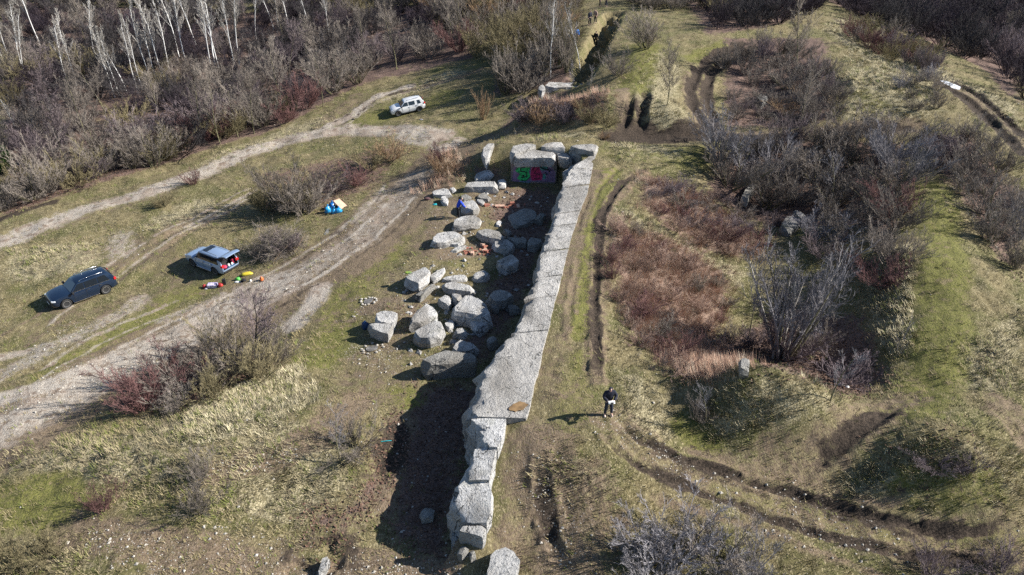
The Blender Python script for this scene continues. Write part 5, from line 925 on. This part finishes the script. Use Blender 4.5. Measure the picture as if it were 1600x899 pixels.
    bw = .925*w; zA, zB = zb+.07, Ht-.135; xA = fb*hl-(fb*hl-ft*hl-.12)*.06+.0; xB = ft*hl+.155
    wn = Vector((zB-zA, 0, xA-xB)); pane('windscreen', [(xA-.0, -bw*.86, zA), (xA, bw*.86, zA), (xB+.0, rw*.9, zB), (xB, -rw*.9, zB)], wn, M_GLASS, root)
    if not open_tail: pane('rear_window', [(rb*hl+.05, bw*.8, zb+.32), (rb*hl+.05, -bw*.8, zb+.32), (rt*hl-.03, -rw*.82, Ht-.15), (rt*hl-.03, rw*.82, Ht-.15)], (-(Ht-zb-.47), 0, (rt-rb)*hl), M_GLASS, root)
    if roof_glass: bm = bmesh.new(); box_bm(bm, (ft*hl-.42, 0, Ht-.002), (.55, rw*1.3, .03), bevel=.01); bm_obj('sunroof', bm, M_GLASS, root)
    for s in (-1, 1):
        bm = bmesh.new(); y = s*(rw-.09); tube_bm(bm, [(rt*hl+.15, y, Ht-.03), (rt*hl+.3, y, Ht+.05), ((rt+ft)/2*hl, y, Ht+.065), (ft*hl-.3, y, Ht+.04), (ft*hl-.12, y, Ht-.06)], .022, 6); bm_obj('roof_rail', bm, rails, root, smooth=True)
        bm = bmesh.new(); box_bm(bm, (fb*hl-.12, s*(w+.09), zt+.07), (.16, .22, .17), bevel=.04); box_bm(bm, (fb*hl-.1, s*(w-.02), zt+.03), (.07, .12, .05)); bm_obj('mirror', bm, P.get('mir', paint_m), root, smooth=True, angle=35)
        for xh in P['handles']: bm = bmesh.new(); box_bm(bm, (xh*hl, s*(w*.985), zt-.10), (.2, .05, .035), bevel=.01); bm_obj('door_handle', bm, P.get('hm', paint_m), root)
        for xd in P['doors']: bm = bmesh.new(); box_bm(bm, (xd*hl, s*(w*.992), (zt+.36)/2), (.012, .018, zt-.46)); bm_obj('door_seam', bm, M_BLACK, root)
        bm = bmesh.new(); box_bm(bm, (0, s*(w-.03), .27), (wb-2*r-.22, .12, .07), bevel=.02); bm_obj('side_sill', bm, sill, root)
        bm = bmesh.new(); box_bm(bm, (.905*hl, s*w*.70, hood-.265), (.3, .34, .13), rz=-s*.5, bevel=.04); bm_obj('headlight', bm, M_LAMP, root, smooth=True, angle=35)
        bm = bmesh.new(); box_bm(bm, (-.955*hl, s*w*.82, zt-.03), (.2, .26, .2), rz=s*.3, bevel=.04); bm_obj('tail_lamp', bm, M_TAIL, root, smooth=True, angle=35)
        for x in wx: wheel(root, x, s*(w-.12), r, rim_m)
    bm = bmesh.new(); box_bm(bm, (.985*hl, 0, hood-.36), (.14, 1.0, .17), bevel=.03); bm_obj('grille', bm, M_BLACK, root, angle=35)
    bm = bmesh.new(); box_bm(bm, (.975*hl, 0, .40), (.16, 1.25, .16), bevel=.04); bm_obj('bumper_intake', bm, M_BLACK, root, angle=35)
    bm = bmesh.new(); box_bm(bm, (1.0*hl+.035, 0, .50), (.02, .52, .11)); bm_obj('number_plate', bm, M_PLATE, root)
    bm = bmesh.new(); box_bm(bm, (-.985*hl, 0, .47), (.16, Wd*.84, .17), bevel=.05); bm_obj('rear_bumper', bm, P.get('bump', M_BLACK), root, angle=35)
    if open_tail:
        bm = bmesh.new(); gw = Wd*.40; hx, hz = rt*hl+.02, Ht-.03
        prof = [(0, 0, .86), (-.36, .17, .95), (-.78, .32, 1.0), (-1.02, .30, .95)]
        rows = [[bm.verts.new((hx+a, y*gw*k, hz+c+.03*(1-y*y))) for y in (-1, -.6, 0, .6, 1)] for a, c, k in prof]
        for a, c in zip(rows, rows[1:]):
            for k in range(4): bm.faces.new((a[k], a[k+1], c[k+1], c[k]))
        r_ = bmesh.ops.extrude_face_region(bm, geom=bm.faces[:]); bmesh.ops.translate(bm, vec=(-.01, 0, -.07), verts=[v for v in r_['geom'] if isinstance(v, bmesh.types.BMVert)]); tg = bm_obj('tailgate', bm, paint_m, root, smooth=True, angle=35)
        for s in (-1, 1): bm = bmesh.new(); tube_bm(bm, [(-.92*hl, s*gw*1.02, zt+.15), (hx-.6, s*gw*.95, hz+.18)], .014, 5); bm_obj('gas_strut', bm, M_BLACK, root)
    return root
WIN3 = [(-.80, -.47, -.70, -.47), (-.44, -.06, -.44, -.06), (-.03, .34, -.03, .13)]
DARK = suv((107,480), (168,457), 0, dict(L=4.83, W=1.94, H=1.72, wb=2.92, r=.385, belt=1.08, hood=1.10, rb=-.955, rt=-.80, fb=.40, ft=.10, rw=.72, win=WIN3, handles=(-.12, -.5), doors=(.33, -.045, -.46), mir=M_BLACK, hm=M_CHROME), car_mats('dark_blue_paint', (.010,.024,.055), .35), 'dark blue SUV with chrome roof rails standing alone at the far left', sill=M_CHROME, belt=M_CHROME)
SILVER = suv((300,418), (342,432.5), 0, dict(L=4.66, W=1.80, H=1.70, wb=2.67, r=.36, belt=1.02, hood=1.04, rb=-.95, rt=-.80, fb=.44, ft=.14, rw=.74, win=[(-.80, -.47, -.72, -.47), (-.46, -.05, -.46, -.05), (-.04, .36, -.04, .16)], handles=(-.12, -.5), doors=(.34, -.045, -.46)), car_mats('silver_blue_paint', (.31,.42,.60), .35), 'silver SUV with its tailgate open and luggage inside', M_RIMD, rails=M_RIMD, roof_glass=True, open_tail=True, sill=M_RIM)
WHITE = suv((624,182), (656.5,173.5), 0, dict(L=4.34, W=1.82, H=1.66, wb=2.67, r=.35, belt=1.04, hood=1.06, rb=-.95, rt=-.78, fb=.42, ft=.12, rw=.74, win=[(-.78, -.58, -.70, -.56), (-.42, -.08, -.42, -.08), (-.02, .36, -.02, .14)], handles=(-.14, -.5), doors=(.33, -.05, -.46), mir=M_BLACK), car_mats('white_paint', (.78,.78,.78), 0), 'white SUV parked up by the bend of the gravel road', M_RIMD, rails=M_BLACK)

# ------------------------------------------------------------------ people
def skin_mesh(name, V, E, R, m, root=0, lev=1):
    me = bpy.data.meshes.new(name); me.from_pydata([tuple(v) for v in V], E, []); o = bpy.data.objects.new(name, me); COL.objects.link(o); sk_ = o.modifiers.new('s', 'SKIN'); sk_.use_smooth_shade = True; sk_.branch_smoothing = .4
    for i, r in enumerate(R): me.skin_vertices[0].data[i].radius = (r, r) if not isinstance(r, tuple) else r; me.skin_vertices[0].data[i].use_root = (i in (root if isinstance(root, (list, tuple)) else [root]))
    ss = o.modifiers.new('u', 'SUBSURF'); ss.levels = lev; ss.render_levels = lev; r_ = evaluated(o); bpy.data.objects.remove(o); r_.name = name; r_.materials.clear(); r_.materials.append(m); r_.polygons.foreach_set('use_smooth', np.full(len(r_.polygons), True)); return r_
M_SKIN = mat('skin', (.55,.36,.28), .6); M_HAIR = mat('dark_hair', (.03,.022,.018), .7); M_EYE = mat('eye_dark', (.02,.02,.02), .3); M_LIP = mat('lips', (.4,.18,.16), .6)
def person(p, rz, jacket, trousers, shoes, label, pose='stand', cap=None, hair=M_HAIR, height=1.76, group=None, hood=False):
    """standing figure looking along -y; joints by pose"""
    k = height/1.76; bend = {'stand': 0, 'hold': .02, 'stoop': .22}[pose]
    pel = Vector((0, .0, .95)); ch = Vector((0, -.02-bend*.5, 1.25)); nk = Vector((0, -.03-bend, 1.47-bend*.12)); hd = nk+Vector((0, -.045-bend*.15, .13)); tp = hd+Vector((0, -.01, .085))
    if pose == 'hold': hd = nk+Vector((0, -.06, .12)); tp = hd+Vector((0, -.02, .085))
    V = [pel, ch, nk, hd, tp]; E = [(0, 1), (1, 2), (2, 3), (3, 4)]; R = [.10, .10, .05, .095, .06]; J = {}
    nose = len(V); V.append(hd+Vector((0, -.105, -.01))); E.append((3, nose)); R.append(.02)
    fing = []
    for s in (-1, 1):
        hip, kn, an, toe = Vector((s*.095, 0, .90)), Vector((s*.125, -.03, .50)), Vector((s*.15, .02, .09)), Vector((s*.175, -.14, .04)); i = len(V); V += [hip, kn, an, toe]; R += [.088, .06, .042, .036]; E += [(0, i), (i, i+1), (i+1, i+2), (i+2, i+3)]
        sh = ch+(nk-ch)*.72+Vector((s*.185, 0, 0))
        if pose == 'hold': el, wr, pl = sh+Vector((s*.10, -.02, -.27)), Vector((s*.15, -.30, 1.10)), Vector((s*.115, -.36, 1.10))
        elif pose == 'stoop': el, wr, pl = sh+Vector((s*.05, -.12, -.26)), sh+Vector((s*.02, -.30, -.44)), sh+Vector((s*.015, -.36, -.52))
        else: el, wr, pl = sh+Vector((s*.07, .02, -.28)), sh+Vector((s*.09, -.05, -.54)), sh+Vector((s*.085, -.075, -.62))
        i = len(V); V += [sh, el, wr, pl]; R += [.062, .046, .03, .034]; E += [(1, i), (i, i+1), (i+1, i+2), (i+2, i+3)]; J[s] = (hip, kn, an, toe, sh, el, wr, pl)
        d = (pl-wr).normalized(); sd2 = d.orthogonal().normalized(); sd2 = Vector((1, 0, 0)) if pose == 'stand' and 0 else sd2
        for f, L in zip((-1.5, -.5, .5, 1.5), (.06, .075, .078, .065)):
            a = pl+sd2*f*.019; b = a+d*L*.6+Vector((0, 0, -.012)); c = b+d*L*.35+Vector((-s*.008, 0, -.022)); j = len(V); V += [a, b, c]; R += [.0095, .0085, .0075]; E += [(i+3, j), (j, j+1), (j+1, j+2)]
        a = wr+(pl-wr)*.6+sd2*.03; j = len(V); V += [a, a+d*.03+sd2*.022+Vector((-s*.01, 0, 0))]; R += [.011, .009]; E += [(i+3, j), (j, j+1)]
    root = link('person', skin_mesh('person', V, E, R, M_SKIN, 0, 1), loc=p, rot=(0, 0, rz), scale=(k, k, k)); tag(root, label, 'person', group)
    up = [pel+Vector((0, 0, -.06)), pel+Vector((0, 0, .08)), ch, nk+Vector((0, 0, -.02))]; Ej = [(0, 1), (1, 2), (2, 3)]; Rj = [(.19, .16), (.19, .16), (.225, .185), .095]
    for s in (-1, 1): _, _, _, _, sh, el, wr, pl = J[s]; i = len(up); up += [sh, el, wr+(pl-wr)*.35]; Rj += [.1, .085, .068]; Ej += [(2, i), (i, i+1), (i+1, i+2)]
    link('jacket', skin_mesh('jacket', up, Ej, Rj, jacket, 0, 1), root)
    lo = [pel+Vector((0, 0, .04)), pel+Vector((0, 0, -.05))]; El = [(0, 1)]; Rl = [(.17, .14), (.17, .14)]
    for s in (-1, 1): hip, kn, an, toe = J[s][:4]; i = len(lo); lo += [hip+Vector((0, 0, -.06)), kn, an+Vector((0, 0, .02))]; Rl += [.105, .078, .066]; El += [(1, i), (i, i+1), (i+1, i+2)]
    link('trousers', skin_mesh('trousers', lo, El, Rl, trousers, 0, 1), root)
    for s in (-1, 1): hip, kn, an, toe = J[s][:4]; link('shoe', skin_mesh('shoe', [an+Vector((0, .045, -.045)), an+Vector((0, -.03, -.04)), toe+Vector((0, -.01, 0))], [(0, 1), (1, 2)], [.042, .052, .04], shoes, 0, 1), root)
    hr = skin_mesh('hair', [hd+Vector((0, .035, -.03)), hd+Vector((0, .03, .03)), tp+Vector((0, .0, -.015))], [(0, 1), (1, 2)], [.088, .098, .07], cap or hair, 0, 1); link('cap' if cap else 'hair', hr, root)
    for s in (-1, 1): bm = bmesh.new(); bmesh.ops.create_uvsphere(bm, u_segments=6, v_segments=4, radius=.012, matrix=Matrix.Translation(hd+Vector((s*.035, -.088, .01)))); bm_obj('eye', bm, M_EYE, root); bm = bmesh.new(); bmesh.ops.create_uvsphere(bm, u_segments=6, v_segments=4, radius=.022, matrix=Matrix.Translation(hd+Vector((s*.096, .0, 0)))); bm_obj('ear', bm, M_SKIN, root)
    bm = bmesh.new(); box_bm(bm, hd+Vector((0, -.086, -.055)), (.045, .012, .009)); bm_obj('mouth', bm, M_LIP, root)
    return root
M_NAVY = mat('navy_cloth', (.012,.015,.032), .9, var=.3); M_DARKC = mat('black_cloth', (.014,.014,.018), .9, var=.3); M_JEAN = mat('dark_jeans', (.02,.026,.05), .9, var=.3); M_BLUE = mat('bright_blue_cloth', (.01,.06,.55), .8, var=.3); M_SKY = mat('light_blue_cloth', (.03,.19,.6), .8, var=.3); M_TANC = mat('tan_cloth', (.35,.24,.2), .9, var=.2); M_WHITEC = mat('white_plastic', (.85,.85,.85), .4); M_SHOE = mat('pale_shoe', (.55,.53,.5), .7); M_BSHOE = mat('dark_shoe', (.03,.03,.03), .7)
p = ground(950, 648.5, -.0); person(p, .12, M_NAVY, M_JEAN, M_SHOE, 'person in dark clothes and pale shoes holding a white remote control on the grass', 'hold', cap=M_NAVY, height=1.86)
R1 = Matrix.Rotation(.12, 3, 'Z'); k_ = 1.86/1.76; q = Vector(p)+R1 @ Vector((0, -.40*k_, 1.10*k_))
rc = empty('remote_control', q, .12); tag(rc, 'white remote control in the hands of the person in dark clothes', 'remote control')
bm = bmesh.new(); box_bm(bm, (0, 0, 0), (.30, .16, .05), bevel=.02, rot=Matrix.Rotation(.5, 3, 'X')); bm_obj('controller_body', bm, M_WHITEC, rc, smooth=True, angle=35)
for s in (-1, 1): bm = bmesh.new(); tube_bm(bm, [(s*.09, -.03, .03), (s*.09, -.04, .06)], .012); bm_obj('stick', bm, M_BLACK, rc)
bm = bmesh.new(); box_bm(bm, (0, -.09, .03), (.14, .09, .012), rot=Matrix.Rotation(.9, 3, 'X'), bevel=.004); bm_obj('phone', bm, M_BLACK, rc)
person(ground(716, 340), 1.9, M_BLUE, M_DARKC, M_BSHOE, 'person in a bright blue jacket stooping beside the whitish boulder', 'stoop', hood=True)
person(ground(921, 40), .6, M_NAVY, M_DARKC, M_BSHOE, 'person in a dark blue jacket left of the two others by the far trench'); person(ground(930, 37), -.8, M_TANC, M_DARKC, M_BSHOE, 'person in a pale tan top at the far trench', height=1.7); person(ground(931.5, 49), 2.6, M_DARKC, M_DARKC, M_BSHOE, 'person all in black nearest to us at the far trench, at its left edge')
person(ground(958, 25), .3, M_NAVY, M_JEAN, M_BSHOE, 'person in dark clothes standing right of the far trench'); person(ground(937, 12), 1.2, M_DARKC, M_DARKC, M_BSHOE, 'person in black at the top edge, left of two', height=1.75); person(ground(947, 13), -1.0, M_DARKC, M_JEAN, M_BSHOE, 'person in black and jeans at the top edge, right of two', height=1.75); person(ground(900, 66), .2, M_SKY, M_DARKC, M_BSHOE, 'person in a light blue jacket half hidden by the olive thicket')

# ------------------------------------------------------------------ things lying about
def lump(name, X, Y, size, m, label, cat, seed, sq=1.0, rz=0.0, group=None, knot=False, lift=.0, p=None):
    bm = bmesh.new(); bmesh.ops.create_icosphere(bm, subdivisions=3, radius=1)
    for v in bm.verts:
        n = mnoise.noise(v.co*1.8+Vector((seed*3.1, 0, 0)))*.28+mnoise.noise(v.co*4.5+Vector((0, seed, 0)))*.14; v.co *= 1+n; v.co.z = max(v.co.z, -.55)
        v.co = Vector((v.co.x*size[0]*.75, v.co.y*size[1]*.75, (v.co.z+.55)*size[2]*.78/1.4))
    if knot:
        h = max(v.co.z for v in bm.verts); tube_bm(bm, [(0, 0, h-.06), (.02, 0, h+.04), (.07, .02, h+.13)], [.07, .03, .08], 8)
    pos = ground(X, Y, lift-.02) if p is None else p; o = bm_obj(name, bm, m, smooth=True, loc=tuple(pos), rot=(0, 0, rz)); return tag(o, label, cat, group)
M_BAG = mat('blue_plastic', (.02,.29,.62), .3, var=.4, scale=5, coat=.3); M_BAGD = mat('deep_blue_plastic', (.015,.16,.5), .3, var=.4, scale=5, coat=.3)
lump('rubbish_bag', 512, 331, (.36, .36, .62), M_BAG, 'leftmost blue rubbish bag of the heap beside the track', 'rubbish bag', 1, group='blue rubbish bags', knot=True); lump('rubbish_bag', 519, 325, (.38, .36, .6), M_BAGD, 'darker blue rubbish bag at the back of the heap, touching the orange board', 'rubbish bag', 2, group='blue rubbish bags', knot=True)
lump('rubbish_bag', 522, 333, (.34, .3, .55), M_BAG, 'middle front blue rubbish bag of the heap', 'rubbish bag', 3, group='blue rubbish bags', knot=True); lump('rubbish_bag', 529, 332, (.4, .34, .45), M_BAG, 'rightmost blue rubbish bag, below the orange board', 'rubbish bag', 4, group='blue rubbish bags', knot=True)
pts = np.array([on_level(X, Y, gz(*at(531, 322)[:2])+zz) for X, Y, zz in ((520.5,314,.5),(530,310,.5),(542,321,.12),(533,327,.12))]); c = pts.mean(0)
bm = bmesh.new(); vs = [bm.verts.new(a-c) for a in pts]; f = bm.faces.new(vs); r = bmesh.ops.extrude_face_region(bm, geom=[f]); bmesh.ops.translate(bm, vec=(0, 0, -.09), verts=[v for v in r['geom'] if isinstance(v, bmesh.types.BMVert)]); bmesh.ops.bevel(bm, geom=bm.edges[:], offset=.015, segments=1, affect='EDGES')
tag(bm_obj('board', bm, mat('pale_orange_board', (.62,.4,.29), .7, var=.2, scale=2), loc=tuple(c)), 'pale orange board leaning on the blue rubbish bags', 'board')
M_REDC = mat('red_cloth', (.34,.02,.025), .7, var=.4, scale=6); M_YEL = mat('yellow_plastic', (.6,.48,.04), .5, var=.3, scale=5); M_ORG = mat('orange_plastic', (.6,.15,.04), .5, var=.2); M_GRN = mat('green_plastic', (.08,.42,.06), .5, var=.3); M_WHT = mat('white_stuff', (.75,.74,.72), .6, var=.2); M_VIO = mat('violet_print', (.3,.24,.5), .6, col2=(.75,.72,.75), scale=9); M_TURQ = mat('turquoise_plastic', (.02,.42,.47), .5, var=.3); M_MAG = mat('magenta_cloth', (.42,.025,.08), .7, var=.3)
lump('bag', 319.5, 448, (.2, .18, .3), M_REDC, 'small red and white bag, leftmost of the gear laid out by the silver car', 'bag', 11); lump('cloth', 322, 449.5, (.16, .14, .1), M_WHT, 'white cloth beside the leftmost red bag', 'cloth', 12)
def carton(name, X, Y, s, rz, m, label, cat, m2=None, lift=0):
    t = empty(name, ground(X, Y, lift), rz); tag(t, label, cat); bm = bmesh.new(); box_bm(bm, (0, 0, s[2]/2), s, bevel=.015); bm_obj('case_body', bm, m, t); bm = bmesh.new(); box_bm(bm, (0, 0, s[2]+.012), (s[0]*.92, s[1]*.9, .02), bevel=.006); bm_obj('lid', bm, m2 or m, t)
    bm = bmesh.new(); tube_bm(bm, [(-.08, -s[1]/2-.004, s[2]*.6), (-.06, -s[1]/2-.035, s[2]*.7), (.06, -s[1]/2-.035, s[2]*.7), (.08, -s[1]/2-.004, s[2]*.6)], .01, 5); bm_obj('handle', bm, M_BLACK, t); return t
carton('box', 332, 447, (.66, .42, .22), .05, M_VIO, 'white box with violet print on the grass below the silver car', 'box', M_VIO); lump('bag', 345, 447, (.24, .22, .34), mat('bright_red_cloth', (.45,.03,.025), .6, var=.3), 'bright red bag next to the black case', 'bag', 13); carton('case', 351, 445, (.24, .2, .42), .2, M_BLACK, 'upright black case right of the bright red bag', 'case')
lump('plastic_sheet', 386, 430.5, (.55, .26, .26), M_YEL, 'crumpled yellow plastic sheet behind the open tailgate', 'plastic sheet', 14, rz=.25); lump('bag', 372, 438, (.24, .2, .3), M_GRN, 'green bag lying in front of the open tailgate', 'bag', 15); lump('bag', 381, 440, (.26, .22, .24), M_DARKC, 'black bag right of the green bag', 'bag', 16); lump('cloth', 372, 441.5, (.3, .16, .1), M_WHT, 'white cloth under the green bag', 'cloth', 17); lump('cup', 392, 440.5, (.11, .1, .18), M_WHT, 'small white cup between black bag and orange bucket', 'cup', 18); lump('bucket', 409, 438.5, (.17, .17, .36), M_ORG, 'orange bucket standing alone on the gravel', 'bucket', 19)
bpy.context.view_layer.update(); MW = SILVER.matrix_world.copy()
for nm, p3, size, m, lb, ct, sd2 in [('travel_bag', (-1.95, -.5, .70), (.2, .16, .32), M_MAG, 'magenta bag at the left of the open car boot', 'bag', 31), ('travel_bag', (-2.05, .42, .70), (.26, .26, .2), M_MAG, 'magenta jacket hanging at the right of the open car boot', 'bag', 32), ('carrier_bag', (-2.1, .05, .66), (.16, .12, .26), M_WHT, 'white carrier bag in the open car boot', 'bag', 33), ('carrier_bag', (-2.12, -.28, .66), (.12, .12, .2), M_WHT, 'small white packet in the open car boot', 'packet', 34), ('blanket', (-2.1, -.1, .635), (.28, .5, .08), mat('navy_blanket', (.02,.07,.16), .8, var=.3), 'dark blue blanket on the floor of the open car boot', 'blanket', 35)]:
    q = MW @ Vector(p3); o = lump(nm, 0, 0, size, m, lb, ct, sd2, rz=SILVER.rotation_euler[2], p=q)
lump('rucksack', 571, 511, (.3, .24, .62), mat('navy_rucksack', (.015,.06,.17), .6, var=.4, scale=6), 'dark blue rucksack leaning against the split wedge-shaped boulder', 'rucksack', 41)
qq = on_level(638, 427, gz(*at(640, 440)[:2])+.78); lump('jacket', 0, 0, (.3, .2, .12), mat('hi_vis_cloth', (.3,.42,.05), .7, col2=(.03,.06,.05), scale=6), 'yellow-green jacket dropped on the left corner of a grey slab', 'jacket', 42, p=qq)
lump('plastic_bag', 680, 321, (.26, .18, .14), M_TURQ, 'turquoise plastic bag among the litter at the back left', 'plastic bag', 43); lump('rag', 668, 313, (.34, .26, .2), mat('brown_rag', (.1,.05,.05), .9, var=.4), 'dark brown rag at the left of the litter', 'rag', 44); lump('rag', 684, 308, (.12, .1, .2), mat('yellow_rag', (.55,.45,.18), .8, var=.3), 'small yellow rag among the litter', 'rag', 45)
bm = bmesh.new(); p = ground(600, 691, .04); tube_bm(bm, [(-.33, 0, 0), (.1, .06, .02), (.36, .1, 0)], .02, 6); tag(bm_obj('stick', bm, M_TURQ, loc=tuple(p)), 'short turquoise stick beside the dark ditch', 'stick')
# broken bricks
M_BRICK = mat('red_brick', (.34,.13,.085), .95, col2=(.24,.1,.075), scale=6, bump=.4); M_BRICKP = mat('pale_brick', (.55,.36,.27), .95, var=.3, scale=6, bump=.4)
bk = empty('brick_rubble', ground(748, 394)); tag(bk, 'patch of broken red bricks in the middle of the rock field', 'brick rubble'); bk2 = empty('brick_rubble', ground(778, 322)); tag(bk2, 'row of broken red brickwork behind the broad flat slab', 'brick rubble')
rr = random.Random(8)
for t, n, sx, sy in ((bk, 26, 1.25, .8), (bk2, 30, 1.9, .35)):
    for i in range(n):
        x, y = rr.gauss(0, sx*.5), rr.gauss(0, sy*.5); w3 = (t.location.x+x, t.location.y+y); big = i < 5; s = (.36 if big else .24, .22 if big else .12, .2 if big else .09); bm = bmesh.new(); box_bm(bm, (0, 0, 0), s, bevel=.012, rot=Matrix.Rotation(rr.uniform(-.4, .4), 3, 'X') @ Matrix.Rotation(rr.uniform(0, 3), 3, 'Z')); bm_obj('brick', bm, M_BRICKP if i in (0, 1, 2) else M_BRICK, t, loc=(x, y, gz(*w3)-t.location.z+s[2]*.35))
def stones_ring(X, Y, r, n, label, seed):
    t = empty('fire_ring', ground(X, Y)); tag(t, label, 'fire ring'); rr = random.Random(seed)
    for i in range(n):
        a = i/n*6.28+rr.uniform(-.2, .2); q = r*rr.uniform(.8, 1.15); bm = bmesh.new(); bmesh.ops.create_icosphere(bm, subdivisions=1, radius=.1); 
        for v in bm.verts: v.co *= rr.uniform(.65, 1.15); v.co.z *= .7
        w3 = (t.location.x+cos(a)*q*1.2, t.location.y+sin(a)*q); bm_obj('stone', bm, M_STONE, t, loc=(cos(a)*q*1.2, sin(a)*q, gz(*w3)-t.location.z+.03))
    bm = bmesh.new(); bmesh.ops.create_circle(bm, cap_ends=True, segments=16, radius=r*.7)
    for v in bm.verts: v.co.z = gz(t.location.x+v.co.x, t.location.y+v.co.y)-t.location.z+.035
    bm_obj('ash', bm, mat('ash', (.1,.095,.09), 1.0, col2=(.2,.19,.18), scale=8), t)
stones_ring(575, 469, .42, 15, 'ring of white stones on the turf above the split boulder', 1); stones_ring(581, 543, .5, 11, 'scattered ring of white stones below the split boulder', 2)
lump('rubbish', 1314, 602, (.22, .18, .25), M_WHT, 'white rubbish in the small dark hollow behind the straw mound', 'rubbish', 51); lump('rubbish', 1324, 605, (.14, .12, .14), M_WHT, 'smaller white rubbish right of the other in the dark hollow', 'rubbish', 52); lump('rubbish', 552, 186, (.2, .14, .16), M_DARKC, 'small dark rubbish beside the road bend left of the white car', 'rubbish', 53); lump('rubbish', 658, 188, (.24, .14, .12), mat('grey_rag', (.2,.2,.23), .9), 'grey rag on the turf below the white car', 'rag', 54)
# water and ice in the ruts
def sheet(name, px, m, lift):
    z = float(np.min([gz(*at(X, Y)[:2]) for X, Y in px]))+lift; pts = [on_level(X, Y, z) for X, Y in px]; c = np.mean(pts, 0); bm = bmesh.new(); vs = [bm.verts.new(Vector(p-c)) for p in pts]; bm.faces.new(vs); r = bmesh.ops.extrude_face_region(bm, geom=bm.faces[:]); bmesh.ops.translate(bm, vec=(0, 0, -.3), verts=[v for v in r['geom'] if isinstance(v, bmesh.types.BMVert)]); o = bm_obj(name, bm, m, loc=tuple(c)); o['kind'] = 'structure'; return o
sheet('puddle', [(506,366),(511,358),(522,355),(538,357),(548,357.5),(558,360.5),(547,364),(533,367),(520,371),(512,369)], mat('puddle_water', (.2,.19,.17), .12, spec=.6, var=.2, scale=2), .07)
sheet('ice_patch', [(1465,127.5),(1470,125.5),(1480,127),(1492,132),(1501,136),(1499,140),(1488,139.5),(1476,134)], mat('ice', (.82,.85,.9), .35, var=.12, scale=3), .28)
